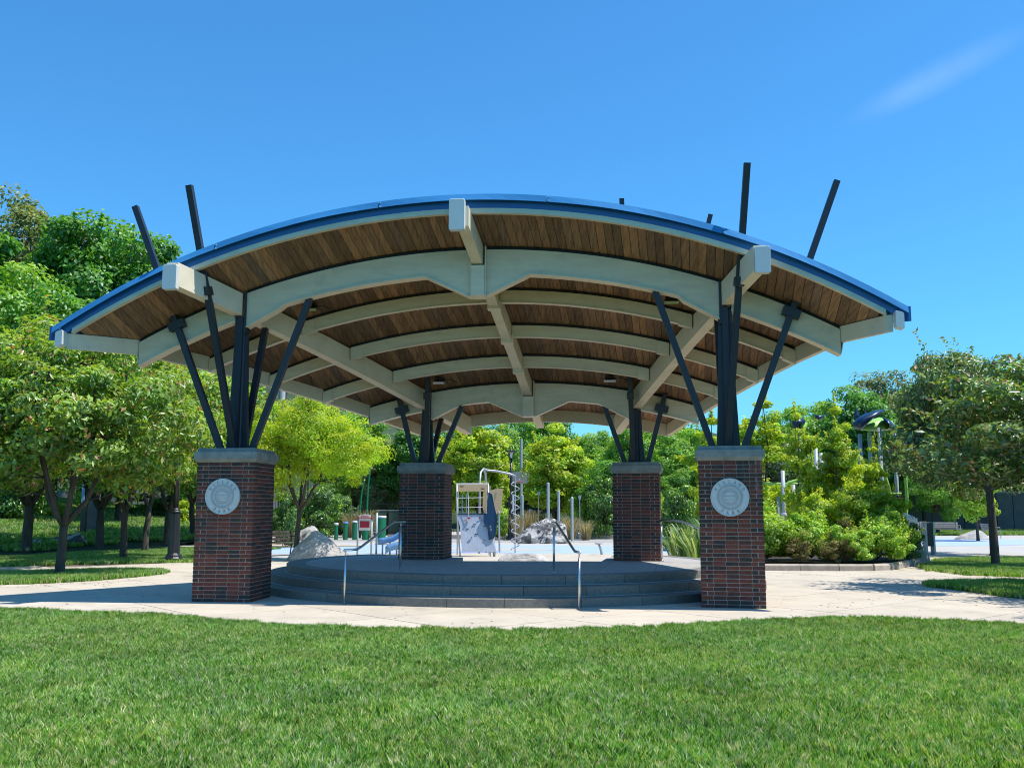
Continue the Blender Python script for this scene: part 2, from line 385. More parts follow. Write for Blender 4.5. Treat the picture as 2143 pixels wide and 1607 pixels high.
def leaf_mat(name, stops, trans=.45, gloss=.35, rough=.42, patch=.25, gain=2.0, hue=False):
    stops = [(p, tuple(min(.55, x * gain) for x in c)) for p, c in stops]
    m = bpy.data.materials.new(name); m.use_nodes = True
    n, l = m.node_tree.nodes, m.node_tree.links
    n.clear()
    out = n.new('ShaderNodeOutputMaterial')
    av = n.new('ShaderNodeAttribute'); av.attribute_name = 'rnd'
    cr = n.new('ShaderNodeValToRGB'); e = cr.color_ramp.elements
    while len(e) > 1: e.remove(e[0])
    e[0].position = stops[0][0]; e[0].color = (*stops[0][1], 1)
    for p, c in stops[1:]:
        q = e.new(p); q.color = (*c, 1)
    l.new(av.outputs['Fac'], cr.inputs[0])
    geo = n.new('ShaderNodeNewGeometry')
    nz = n.new('ShaderNodeTexNoise'); nz.inputs['Scale'].default_value = .9; nz.inputs['Detail'].default_value = 2; l.new(geo.outputs['Position'], nz.inputs['Vector'])
    r = n.new('ShaderNodeMapRange'); r.inputs['From Min'].default_value = .3; r.inputs['From Max'].default_value = .7; r.inputs['To Min'].default_value = 1 - patch; r.inputs['To Max'].default_value = 1 + patch
    l.new(nz.outputs[0], r.inputs['Value'])
    mx = n.new('ShaderNodeVectorMath'); mx.operation = 'SCALE'; l.new(cr.outputs[0], mx.inputs[0]); l.new(r.outputs[0], mx.inputs['Scale'])
    if hue:
        hz = n.new('ShaderNodeTexNoise'); hz.inputs['Scale'].default_value = .55; hz.inputs['Detail'].default_value = 5; hz.inputs['Roughness'].default_value = .65; l.new(geo.outputs['Position'], hz.inputs['Vector'])
        hr_ = n.new('ShaderNodeMapRange'); hr_.inputs['From Min'].default_value = .38; hr_.inputs['From Max'].default_value = .62; l.new(hz.outputs[0], hr_.inputs['Value'])
        hm = n.new('ShaderNodeMixRGB'); hm.inputs['Color1'].default_value = (1.02, 1.0, .82, 1); hm.inputs['Color2'].default_value = (1.24, 1.06, .72, 1); l.new(hr_.outputs[0], hm.inputs[0])
        hv = n.new('ShaderNodeVectorMath'); hv.operation = 'MULTIPLY'; l.new(mx.outputs[0], hv.inputs[0]); l.new(hm.outputs[0], hv.inputs[1]); mx = hv
    df = n.new('ShaderNodeBsdfDiffuse'); tr = n.new('ShaderNodeBsdfTranslucent'); gl = n.new('ShaderNodeBsdfGlossy')
    gl.inputs['Roughness'].default_value = rough; gl.inputs['Color'].default_value = (.9, .95, 1, 1)
    l.new(mx.outputs[0], df.inputs['Color'])
    yt = n.new('ShaderNodeVectorMath'); yt.operation = 'MULTIPLY'; yt.inputs[1].default_value = (1.45, 1.45, .5); l.new(mx.outputs[0], yt.inputs[0]); l.new(yt.outputs[0], tr.inputs['Color'])
    m1 = n.new('ShaderNodeMixShader'); m1.inputs[0].default_value = trans; l.new(df.outputs[0], m1.inputs[1]); l.new(tr.outputs[0], m1.inputs[2])
    m2 = n.new('ShaderNodeMixShader'); m2.inputs[0].default_value = gloss * .13; l.new(m1.outputs[0], m2.inputs[1]); l.new(gl.outputs[0], m2.inputs[2])
    l.new(m2.outputs[0], out.inputs['Surface'])
    return m
M['leaf_cherry'] = leaf_mat('cherry_leaves', [(0, (.045, .09, .014)), (.45, (.10, .175, .022)), (.9, (.20, .26, .045)), (.95, (.19, .13, .045)), (1, (.22, .09, .045))], gloss=.3, rough=.4)
M['leaf_cherry_dark'] = leaf_mat('dark_cherry_leaves', [(0, (.028, .06, .013)), (.5, (.07, .125, .025)), (.88, (.17, .22, .06)), (.95, (.15, .10, .045)), (1, (.18, .085, .045))], gloss=.55, rough=.36, trans=.3)
M['leaf_locust'] = leaf_mat('locust_leaves', [(0, (.14, .26, .012)), (.5, (.22, .36, .015)), (1, (.34, .46, .02))], gloss=.18, trans=.5)
M['leaf_pear'] = leaf_mat('pear_leaves', [(0, (.13, .23, .014)), (.5, (.22, .33, .018)), (1, (.36, .44, .03))], gloss=.25, trans=.5)
M['leaf_green'] = leaf_mat('broad_green_leaves', [(0, (.025, .075, .012)), (.5, (.05, .125, .018)), (1, (.10, .19, .03))], gloss=.25, trans=.4, gain=2.5)
M['leaf_mid'] = leaf_mat('mid_green_leaves', [(0, (.05, .12, .018)), (.5, (.095, .18, .022)), (1, (.17, .26, .035))], gloss=.25, trans=.45, gain=2.6)
M['leaf_olive'] = leaf_mat('olive_leaves', [(0, (.06, .085, .03)), (.5, (.11, .135, .05)), (1, (.20, .20, .10))], gloss=.2, trans=.35)
M['leaf_shrub'] = leaf_mat('shrub_leaves', [(0, (.07, .14, .012)), (.45, (.14, .25, .02)), (.8, (.22, .32, .03)), (1, (.30, .34, .05))], gloss=.3)
M['leaf_bronze'] = leaf_mat('bronze_shrub_leaves', [(0, (.07, .055, .02)), (.5, (.13, .10, .03)), (.8, (.13, .17, .03)), (1, (.24, .15, .06))], gloss=.25)
M['leaf_hedge'] = leaf_mat('dark_hedge_leaves', [(0, (.018, .05, .01)), (.5, (.05, .11, .015)), (1, (.14, .23, .03))], gloss=.35, rough=.3)
M['straw'] = leaf_mat('dry_ornamental_grass', [(0, (.26, .21, .14)), (1, (.46, .39, .29))], gloss=.1, gain=1.1)
M['strap'] = leaf_mat('strap_leaves', [(0, (.05, .10, .03)), (.6, (.10, .17, .05)), (1, (.30, .36, .16))], gloss=.4)
M['grass'] = leaf_mat('grass_blades', [(0, (.008, .032, .004)), (.3, (.032, .10, .012)), (.55, (.075, .18, .026)), (.8, (.175, .29, .08)), (1, (.40, .46, .22))], gloss=.22, rough=.42, trans=.38, patch=.16, gain=2.6, hue=True)
# ================================================================== PAVILION FRAME (u across, v back, z up)
PHI = -0.101
FO = Vector((-0.61, 16.57))
UU = Vector((math.cos(PHI), math.sin(PHI))); VV = Vector((-math.sin(PHI), math.cos(PHI)))
RR = 13.1
def T(u, v, z): return Vector((FO.x + UU.x * u + VV.x * v, FO.y + UU.y * u + VV.y * v, z))
def uc(v): return .03 + .082 * v
def zr(u, v): return 6.13 - .3183 * v - (RR - math.sqrt(RR * RR - (u - uc(v)) ** 2))
def uL(v): return -6.2 + (.555 if v > 0 else .72) * v
def uR(v): return 6.2 - (.36 if v > 0 else .50) * v
def sideL(v): return -4.29 + .452 * v
def sideR(v): return 4.29 - .262 * v
VB = 5.31; RIBS = [0, 1.3275, 2.655, 3.9825, VB]; VF = -1.02; VE = 6.88

BREAKS = []
def arc_part(name, matl, parent, u0, u1, v0, v1, top, bot, n=None):
    """curved member following the roof between u0 and u1, top/bot offsets from the rib-top surface"""
    n = n or max(2, int(abs(u1 - u0) / .35) + 1)
    mb = MB(); secs = []
    vm = (v0 + v1) / 2
    us = sorted(set([u0 + (u1 - u0) * i / n for i in range(n + 1)] + [k_ for k_ in BREAKS if u0 < k_ < u1])) if callable(bot) else [u0 + (u1 - u0) * i / n for i in range(n + 1)]
    for u in us:
        t = zr(u, vm) + (top(u) if callable(top) else top); b_ = (bot(u) if callable(bot) else zr(u, vm) + bot)
        secs.append([T(u, v0, b_), T(u, v1, b_), T(u, v1, t), T(u, v0, t)])
    mb.loft(secs)
    return mb.build(name, matl, parent, world_coords=True)

pav = thing('roof_canopy', 'blue edged arched timber and steel canopy roof standing over the round stage', 'canopy', (-.1, 19.3, 4.2))

# --- planks of the soffit, one object each, running front to back
def clipv(u0, ufun_side):
    pass
PW = .141
k = 0; u = -6.86
while u < 6.72:
    a, b_ = u, u + PW - .009
    def vend(x):
        dl = x + 6.2 - .03; vl = dl / ((.555 if dl > 0 else .72) - .082); dr = 6.2 - x - .03; vr = dr / ((.36 if dr > 0 else .50) + .082)
        return min(VE, vl, vr)
    ea, eb = vend(a), vend(b_)
    if min(ea, eb) > VF + .06:
        mb = MB(); P = []
        for dz in (.05, .075):
            for (x, vv_) in ((a, VF), (b_, VF), (b_, eb), (a, ea)):
                P.append(T(x + .082 * vv_, vv_, zr(x + .082 * vv_, vv_) + dz))
        mb.hexa(P)
        mb.build('plank', M['wood'], pav, world_coords=True)
    u += PW
# roof sheet above the planks
mb = MB(); vs = []; fs = []; NU, NV = 40, 12
for dz in (.10, .30):
    for j in range(NV + 1):
        v = VF - .02 + (VE + .04 - VF) * j / NV
        for i in range(NU + 1):
            x = uL(v) - .1 + (uR(v) - uL(v) + .2) * i / NU
            vs.append(T(x, v, zr(x, v) + dz))
N1 = (NU + 1) * (NV + 1)
for j in range(NV):
    for i in range(NU):
        a = j * (NU + 1) + i
        fs.append((a, a + NU + 1, a + NU + 2, a + 1)); fs.append((N1 + a, N1 + a + 1, N1 + a + NU + 2, N1 + a + NU + 1))
rimi = [i for i in range(NU + 1)] + [(j + 1) * (NU + 1) - 1 for j in range(1, NV + 1)] + [NV * (NU + 1) + i for i in range(NU - 1, -1, -1)] + [j * (NU + 1) for j in range(NV - 1, 0, -1)]
for a, b_ in zip(rimi, rimi[1:] + rimi[:1]): fs.append((a, b_, N1 + b_, N1 + a))
mb.add(vs, fs)
mb.build('roof_sheet', M['blue_roof'], pav, world_coords=True)

# --- big arch beams with haunches
def arch_bot_front(u):
    t = zr(u, 0)
    if abs(u) > 4.29: return t - .42
    b_ = t - .42
    if abs(u) > 3.5: b_ = min(b_, 5.20 + (abs(u) - 3.5) / (4.25 - 3.5) * (4.79 - 5.20))
    d = abs(u - .0)
    if d < .93: b_ = min(b_, 5.30 + max(0, (d - .14)) / (.93 - .14) * (5.675 - 5.30))
    return b_
def arch_bot_back(u):
    t = zr(u, VB); b_ = t - .37
    cu = uc(VB)
    x = abs(u - cu)
    if u > sideR(VB) or u < sideL(VB): return b_
    if x > 1.60: b_ = min(b_, 3.97 + (x - 1.6) / (2.27 - 1.6) * (3.63 - 3.97))
    if x < .93: b_ = min(b_, 3.69 + max(0, (x - .14)) / .79 * (4.04 - 3.69))
    return b_
for v, fn, uo in ((0, arch_bot_front, .0), (VB, arch_bot_back, 0)):
    L_, R_ = sideL(v), sideR(v)
    cb = 0.0 if v == 0 else uc(VB)
    BREAKS[:] = [cb - .93, cb + .93, cb - .14, cb + .14, cb - (3.5 if v == 0 else 1.6), cb + (3.5 if v == 0 else 1.6)]
    for (a, b_, n) in ((uL(v) + .02, L_ - .1, 6), (L_ + .1, uc(v) - .12, 34), (uc(v) + .12, R_ - .1, 34), (R_ + .1, uR(v) - .02, 6)):
        arc_part('arch_beam', M['sage'], pav, a, b_, v - .09, v + .09, 0.0, fn, n)
        arc_part('spacer', M['spacer'], pav, a, b_, v - .07, v + .07, .049, .0)
        # bottom plate, a little wider and paler
        mb = MB(); secs = []
        for uu_ in sorted(set([a + (b_ - a) * i / n for i in range(n + 1)] + [k_ for k_ in BREAKS if a < k_ < b_])):
            z = fn(uu_)
            secs.append([T(uu_, v - .115, z - .022), T(uu_, v + .115, z - .022), T(uu_, v + .115, z - .001), T(uu_, v - .115, z - .001)])
        mb.loft(secs); mb.build('flange_plate', M['cream'], pav, world_coords=True)
    # king block
    c = uc(v); zt = zr(c, v - .1) - .346; zb = fn(c)
    mb = MB(); mb.hexa([T(c - .115, v - .22, zb - .02), T(c + .115, v - .22, zb - .02), T(c + .115, v + .13, zb - .02), T(c - .115, v + .13, zb - .02),
                        T(c - .115, v - .22, zt), T(c + .115, v - .22, zt), T(c + .115, v + .13, zt), T(c - .115, v + .13, zt)])
    mb.build('king_block', M['sage'], pav, world_coords=True)
    for s_ in (-1, 1):
        mb = MB(); x = c + s_ * .128
        mb.hexa([T(x - .01, v - .20, zb - .015), T(x + .01, v - .20, zb - .015), T(x + .01, v + .12, zb - .015), T(x - .01, v + .12, zb - .015),
                 T(x - .01, v - .20, zr(x, v) + .04), T(x + .01, v - .20, zr(x, v) + .04), T(x + .01, v + .12, zr(x, v) + .03), T(x - .01, v + .12, zr(x, v) + .03)])
        mb.build('stiffener_plate', M['sage'], pav, world_coords=True)

# --- secondary ribs between the arches
for v in RIBS[1:4]:
    L_, R_, c = sideL(v), sideR(v), uc(v)
    for (a, b_) in ((uL(v) + .03, L_ - .1), (L_ + .1, c - .1), (c + .1, R_ - .1), (R_ + .1, uR(v) - .03)):
        arc_part('rib', M['sage'], pav, a, b_, v - .055, v + .055, 0.0, -.225)
        arc_part('spacer', M['spacer'], pav, a, b_, v - .045, v + .045, .049, .0)
        arc_part('flange_plate', M['cream'], pav, a, b_, v - .07, v + .07, -.2255, -.24)
    for (a, b_) in ((uL(v) + .03, uL(v) + .25), (L_ + .1, L_ + .34), (R_ - .34, R_ - .1), (uR(v) - .25, uR(v) - .03)):
        arc_part('rib_bracket', M['sage'], pav, a, b_, v - .085, v + .085, -.01, -.262, 2)
    mb = MB(); z = zr(c, v) - .36
    mb.hexa([T(c - .125, v - .11, z - .005), T(c + .125, v - .11, z - .005), T(c + .125, v + .05, z - .02), T(c - .125, v + .05, z - .02),
             T(c - .125, v - .11, z + .16), T(c + .125, v - .11, z + .16), T(c + .125, v + .05, z + .15), T(c - .125, v + .05, z + .15)])
    mb.build('ridge_collar', M['sage'], pav, world_coords=True)
# back edge rib
arc_part('back_edge_beam', M['cream'], pav, uL(VE), uR(VE), VE + .005, VE + .09, .12, -.22, 20)

# --- ridge and side beams (front to back)
def long_beam(name, ufun, v0, v1, w, dep, matl, n=8):
    mb = MB(); secs = []
    for i in range(n + 1):
        v = v0 + (v1 - v0) * i / n; x = ufun(v); t = zr(x, v) - .002
        secs.append([T(x - w / 2, v, t - dep), T(x + w / 2, v, t - dep), T(x + w / 2, v, t), T(x - w / 2, v, t)])
    mb.loft(secs)
    return mb.build(name, matl, pav, world_coords=True)
# ridge beam runs under the soffit in front and behind, framed in between the arches
for v0, v1 in ((-1.30, -.10), (.135, VB - .10), (5.445, 7.0)):
    long_beam('ridge_beam', uc, v0, v1, .19, .34, M['cream'])
for fn in (sideL, sideR):
    for v0, v1 in ((-1.47, -.13), (.13, VB - .13), (VB + .13, 6.9)):
        long_beam('side_beam', fn, v0, v1, .19, .40, M['cream'])
def cap_box(name, x, v, zc, w, h, d, matl, tilt=0):
    mb = MB(); b_ = .02
    P = []
    prof = [(-w / 2 + b_, -h / 2), (w / 2 - b_, -h / 2), (w / 2, -h / 2 + b_), (w / 2, h / 2 - b_), (w / 2 - b_, h / 2), (-w / 2 + b_, h / 2), (-w / 2, h / 2 - b_), (-w / 2, -h / 2 + b_)]
    secs = [[T(x + px_ * k_, v + d_, zc + pz * k_ - tilt * px_) for px_, pz in prof] for d_, k_ in ((0, .97), (.012, 1), (d, 1))]
    mb.loft(secs)
    return mb.build(name, matl, pav, world_coords=True)
cap_box('beam_end_cap', -.165, -1.40, 6.375, .262, .53, .11, M['white_cap'])
cap_box('beam_end_cap', sideL(-1.55) + .03, -1.56, 5.395, .245, .425, .11, M['white_cap'])
cap_box('beam_end_cap', sideR(-1.55) + .01, -1.56, 5.45, .245, .425, .11, M['white_cap'])

# --- edge beams, straight from rib to rib
for fn, s_ in ((uL, -1), (uR, 1)):
    st = [VF - .03] + RIBS + [VE]
    for a, b_ in zip(st[:-1], st[1:]):
        mb = MB(); secs = []
        for v in (a + .01, b_ - .01):
            x = fn(v); t = zr(x, v) + .06
            secs.append([T(x - .05, v, t - .27), T(x + .05, v, t - .27), T(x + .05, v, t), T(x - .05, v, t)])
        mb.loft(secs); mb.build('edge_beam', M['cream'], pav, world_coords=True)
    x = fn(VF) + s_ * .13
    cap_box('corner_cap', x, VF - .17, zr(x, VF) + .035, .13, .27, .15, M['white_cap'], tilt=s_ * .25)
    for v in (0, VB):   # sloped end plates of the cantilever beams
        x = fn(v); t = zr(x, v)
        mb = MB(); mb.hexa([T(x - s_ * .02, v - .10, t - .40), T(x - s_ * .02 + .012, v - .10, t - .40), T(x - s_ * .02 + .012, v + .10, t - .40), T(x - s_ * .02, v + .10, t - .40),
                            T(x + s_ * .05, v - .10, t - .05), T(x + s_ * .05 + .012, v - .10, t - .05), T(x + s_ * .05 + .012, v + .10, t - .05), T(x + s_ * .05, v + .10, t - .05)])
        mb.build('end_plate', M['sage'], pav, world_coords=True)

# --- front fascia: pale trim, deep blue face, light blue drip flange in lengths
arc_part('soffit_trim', M['sage'], pav, uL(VF) + .05, uR(VF) - .05, VF - .07, VF + .01, .105, .015, 40)
arc_part('fascia', M['blue_fascia'], pav, uL(VF) - .17, uR(VF) + .17, VF - .05, VF + .0, .27, .107, 40)
arc_part('fascia_lip', M['sage'], pav, uL(VF) + .05, uR(VF) - .05, VF - .085, VF - .072, .035, .0, 40)
nf = 5; e0, e1 = uL(VF) - .29, uR(VF) + .28
for i in range(nf):
    a = e0 + (e1 - e0) * i / nf + .006; b_ = e0 + (e1 - e0) * (i + 1) / nf - .006
    n = 10; mb = MB(); secs = []
    for j in range(n + 1):
        x = a + (b_ - a) * j / n
        wob = .012 * math.sin(x * 2.1 + i)
        secs.append([T(x, VF - .15 - wob, zr(x, VF) + .232), T(x, VF - .135 - wob, zr(x, VF) + .232), T(x, VF - .02, zr(x, VF) + .335), T(x, VF - .115, zr(x, VF) + .345)])
    mb.loft(secs); mb.build('drip_flange', M['blue_flange'], pav, world_coords=True)
    if i:
        x = a - .006
        for zz in (.25, .32):
            MB().box(T(x + .03, VF - .15 + (zz - .232) * .3, zr(x, VF) + zz), (.018, .018, .018)).build('rivet', M['white_cap'], pav, world_coords=True)
# short returns of the blue edge round the corners
for s_, fn in ((-1, uL), (1, uR)):
    mb = MB(); secs = []
    for v in (VF - .1, VF + .5, 0, 2.0, VE):
        x = fn(v) + s_ * (.25 if v < VF + .2 else .17 if v < 0 else .1); t = zr(x, v)
        secs.append([T(x - .02, v, t + .10), T(x + .02, v, t + .10), T(x + .02, v, t + .34), T(x - .02, v, t + .34)])
    mb.loft(secs); mb.build('side_fascia', M['blue_fascia'], pav, world_coords=True)

# --- steel columns and their four raking struts
ZC = 2.625
def column(u0, v0, rot, zt, s, strut_out_top, strut_fwd_top, k_in, w0=.35, w1=.23):
    base = T(u0, v0, ZC)
    mb = MB()
    m0 = Matrix.Rotation(rot, 3, 'Z')
    # cruciform tapering mast: two crossed tapered plates with curved edges and a core
    def sec(w, z): return [base + m0 @ Vector((x, y, 0)) + Vector((0, 0, z)) for x, y in
                           ((-w, -.05), (-.07, -.05), (-.05, -.07), (-.05, -w), (.05, -w), (.05, -.07), (.07, -.05), (w, -.05), (w, .05), (.07, .05), (.05, .07), (.05, w), (-.05, w), (-.05, .07), (-.07, .05), (-w, .05))]
    H = zt - ZC; secs = []
    for i in range(9):
        t = i / 8; w = (w0 / 2 + .02) * (1 - t) ** 1.6 + w1 / 2 * (1 - (1 - t) ** 1.6)
        secs.append(sec(w, H * t))
    mb.loft(secs); mb.build('mast', M['steel'], pav, world_coords=True)
    # bearing plate rising between the beams
    mb = MB(); x = u0
    mb.hexa([T(x - .10, v0 - .125, zt - .02), T(x + .10, v0 - .125, zt - .02), T(x + .10, v0 + .125, zt - .02), T(x - .10, v0 + .125, zt - .02),
             T(x - .10, v0 - .125, zt), T(x + .10, v0 - .125, zt), T(x + .10, v0 + .125, zt), T(x - .10, v0 + .125, zt)])
    mb.build('bearing_plate', M['steel'], pav, world_coords=True)
    mb = MB(); x = u0 - s * .085
    t_ = zr(u0, v0) + .045
    mb.hexa([T(x - .02, v0 - .12, zt - .3), T(x + .02, v0 - .12, zt - .3), T(x + .02, v0 + .12, zt - .3), T(x - .02, v0 + .12, zt - .3),
             T(x - .02, v0 - .12, t_), T(x + .02, v0 - .12, t_), T(x + .02, v0 + .12, t_ - .06), T(x - .02, v0 + .12, t_ - .06)])
    mb.build('gusset_plate', M['steel'], pav, world_coords=True)
    SB = .105
    # outward strut, in front of the arch, carried on through the roof
    a = T(u0 + s * .24, v0 - .16, ZC - .02); b_ = T(strut_out_top[0], strut_out_top[1] - .16, strut_out_top[2])
    MB().beam(a, b_, SB, SB, up=(UU.x, UU.y, 0)).build('strut', M['steel'], pav, world_coords=True)
    d = (b_ - a); zz = zr(u0 + s * .95, v0) - .17; tt = (zz - a.z) / d.z; q = a + d * tt
    MB().beam(q - d.normalized() * .075, q + d.normalized() * .075, .13, .30, up=(UU.x, UU.y, 0)).build('clamp', M['steel'], pav, world_coords=True)
    # forward strut along the inner face of the side beam
    a = T(*strut_fwd_top[0:3]); b_ = T(*strut_fwd_top[3:6])
    MB().beam(a, b_, SB, SB, up=(UU.x, UU.y, 0)).build('strut', M['steel'], pav, world_coords=True)
    d = (b_ - a); zz = zr(u0, v0 - .95) - .42; tt = (zz - a.z) / d.z; q = a + d * tt
    MB().beam(q - d.normalized() * .075, q + d.normalized() * .075, .24, .15, up=(UU.x, UU.y, 0)).build('clamp', M['steel'], pav, world_coords=True)
    # inward strut to the arch, rear strut to the side beam
    a = T(u0 - s * .26, v0, ZC - .02); b_ = T(u0 - s * (.26 + k_in[0]), v0, k_in[1])
    MB().beam(a, b_, SB, SB, up=(UU.x, UU.y, 0)).build('strut', M['steel'], pav, world_coords=True)
    fn = sideL if s < 0 else sideR; vr_ = v0 + (.52 if s < 0 else .36)
    a = T(u0 - s * .05, v0 + .16, ZC - .02); b_ = T(fn(vr_), vr_, zr(fn(vr_), vr_) - .395)
    MB().beam(a, b_, SB, SB, up=(UU.x, UU.y, 0)).build('strut', M['steel'], pav, world_coords=True)
column(-4.29, 0, -.094, zr(-4.29, 0) - .40, -1, (-6.36, 0, 7.09), (-4.24, -.28, ZC - .02, -4.86, -1.19, 7.09), (.98, 5.33))
column(4.29, 0, -.196, zr(4.29, 0) - .40, 1, (6.22, 0, 7.16), (4.24, -.30, ZC - .02, 4.565, -1.20, 7.15), (.92, 5.33))
column(-1.895, VB, -.127, zr(-1.895, VB) - .40, -1, (-3.62, VB, 8.25), (-1.85, VB - .26, ZC - .02, -1.62, 3.95, 8.25), (.55, 3.94))
column(2.90, VB, -.185, zr(2.90, VB) - .40, 1, (4.66, VB, 8.28), (2.82, VB - .26, ZC - .02, 2.62, 3.95, 8.33), (.45, 3.92))

# --- floodlights hung from the soffit
def floodlight(px, py, label, dz=-.1, rz=0.0):
    best = None
    for i in range(400):
        y = 15 + i * .025
        p = at(px, py, y); q = Vector((p.x, p.y)) - FO; uu_, vv_ = q.dot(UU), q.dot(VV)
        if abs(uu_) > 7: continue
        e_ = abs(p.z - (zr(uu_, vv_) + dz))
        if best is None or e_ < best[0]: best = (e_, p, zr(uu_, vv_))
    p = best[1]; zt = best[2] + .05
    t = thing('floodlight', label, 'light', (p.x, p.y, p.z), rz + PHI, 'floodlights under the canopy')
    m_ = Matrix.Rotation(.45, 3, 'X')
    MB().box((0, 0, 0), (.26, .17, .05), m=m_).build('housing', M['stain_steel'], t)
    MB().box(m_ @ Vector((0, 0, -.027)), (.21, .125, .01), m=m_).build('lens', M['lens'], t)
    MB().box((0, .06, .07), (.2, .1, .06)).build('driver_box', M['steel'], t)
    MB().beam((0, .05, .05), (0, .09, zt - p.z), .03, .03).build('bracket', M['steel'], t)
    MB().tube([(.1, .05, .05), (.25, .07, .06), (.38, .12, .0)], .012, 6).build('cable', M['steel'], t)
    return t
floodlight(650, 646, 'white floodlight tucked behind the strut at the left front column')
floodlight(1405, 631, 'white floodlight with a black cable beside the right front arch haunch')
floodlight(919, 799, 'white floodlight under the soffit near the left rear column')
floodlight(1276, 795, 'white floodlight under the soffit near the right rear column')

# ================================================================== BRICK PILLARS
BL_, BD_, BH_, JT = .1935, .092, .0572, .0097
CW = 1.016; CH = .0677
def brick_mesh(L, name):
    mb = MB(); c_ = .004
    x, y, z = L / 2, BD_ / 2, BH_ / 2
    secs = [[(-x + k_, -y + k_, zz), (x - k_, -y + k_, zz), (x - k_, y - k_, zz), (-x + k_, y - k_, zz)] for zz, k_ in ((-z, c_), (-z + c_, 0), (z - c_, 0), (z, c_))]
    mb.loft(secs)
    return mb.mesh(name, M['brick'])
brick_full = brick_mesh(BL_, 'brick')
brick_half = brick_mesh(BL_ * .5 - .006, 'half_brick')
rng = random.Random(3)
def pillar(center, th, z0, label, visible):
    """visible: set of faces (0 front, 1 right, 2 back, 3 left) whose bricks are built one by one"""
    p = thing('brick_pillar', label, 'pillar', (center[0], center[1], z0), th, 'brick pillars carrying the canopy')
    ncourse = int(round((2.37 - z0) / CH)); H = ncourse * CH
    hid_v, hid_f, hid_r = [], [], []
    w = CW / 2; ip = BD_ / 2 + .001
    count = 0
    pitch = BL_ + JT
    base_vis = {}
    lst = []
    for c_ in range(ncourse):
        z = c_ * CH + CH / 2
        for face in range(4):
            # running bond: even courses start with a full brick at the left corner, odd with the header of the neighbour face
            a0 = -w if c_ % 2 == 0 else -w + BD_ + JT
            a1 = w - BD_ - JT if c_ % 2 == 0 else w
            x = a0
            items = []
            if c_ % 2 == 0:
                k_ = 0
                while x < a1 - .03:
                    L = BL_ if x + BL_ <= a1 + .02 else BL_ * .5 - .006
                    items.append((x + L / 2, L)); x += L + JT
            else:
                x = a1
                while x > a0 + .03:
                    L = BL_ if x - BL_ >= a0 - .02 else BL_ * .5 - .006
                    items.append((x - L / 2, L)); x -= L + JT
            R_ = Matrix.Rotation(face * PI / 2, 3, 'Z')
            for xc, L in items:
                pos = R_ @ Vector((xc, -w + ip, 0)); pos.z = z
                lst.append((face, pos, face * PI / 2, L))
    vis = [q for q in lst if q[0] in visible]
    vis = vis[:] if len(vis) <= 340 else vis
    nvis = 0
    for face, pos, rz, L in lst:
        me = brick_full if L > .12 else brick_half
        j = rng.uniform(-.0018, .0018)
        if face in visible and nvis < 320:
            o = bpy.data.objects.new('brick', me); C.objects.link(o); o.parent = p
            o.location = pos + Matrix.Rotation(rz, 3, 'Z') @ Vector((0, j, rng.uniform(-.001, .001)))
            o.rotation_euler = (0, 0, rz + rng.uniform(-.006, .006)); nvis += 1
        else:
            m_ = Matrix.Rotation(rz, 3, 'Z'); n0 = len(hid_v)
            hid_v += [tuple(m_ @ v.co + pos) for v in me.vertices]
            hid_f += [tuple(i + n0 for i in pl.vertices) for pl in me.polygons]
            hid_r += [rng.random()] * len(me.polygons)
    if hid_v:
        mesh = bpy.data.meshes.new('brickwork'); mesh.from_pydata(hid_v, [], hid_f); mesh.materials.append(M['brick'])
        at_ = mesh.attributes.new('rnd', 'FLOAT', 'FACE'); at_.data.foreach_set('value', hid_r)
        o = bpy.data.objects.new('brickwork', mesh); C.objects.link(o); o.parent = p; o['kind'] = 'stuff'
    MB().box((0, 0, H / 2), (CW - .014, CW - .014, H - .004)).build('mortar_core', M['mortar'], p)
    q = CW / 2
    mb = MB()
    def sq(h, z): return [(-h, -h, z), (h, -h, z), (h, h, z), (-h, h, z)]
    mb.loft([sq(q + .004, H), sq(q + .048, H + .055), sq(q + .05, H + .06), sq(q + .05, H + .172), sq(q + .046, H + .178)])
    mb.build('cap_stone', M['caststone'], p)
    MB().loft([sq(q + .004, H + .181), sq(q + .004, H + .238), sq(q - .002, H + .243)]).build('cap_slab', M['caststone'], p)
    return p
PIL = {'FL': ((-4.87, 17.03), -.094), 'FR': ((3.652, 16.10), -.196), 'BL': ((-1.945, 21.98), -.127), 'BR': ((2.835, 21.60), -.185)}
# columns stand where the canopy frame puts them; pillars follow
PIL['FL'] = (tuple(T(-4.285, 0, 0).xy), -.094); PIL['FR'] = (tuple(T(4.29, 0, 0).xy), -.196)
PIL['BL'] = (tuple(T(-1.895, VB, 0).xy), -.127); PIL['BR'] = (tuple(T(2.90, VB, 0).xy), -.185)
pFL = pillar(*PIL['FL'], 0, 'left front red brick pillar with a round stone park seal and a sunlit shaded side', {0, 1})
pFR = pillar(*PIL['FR'], 0, 'right front red brick pillar with a round park seal and pale lime streaks', {0})
pBL = pillar(*PIL['BL'], .474, 'left rear dark red brick pillar standing on the stage beside the climbing panel', {0, 1})
pBR = pillar(*PIL['BR'], .474, 'right rear brick pillar standing on the stage in front of strappy plants', {0})

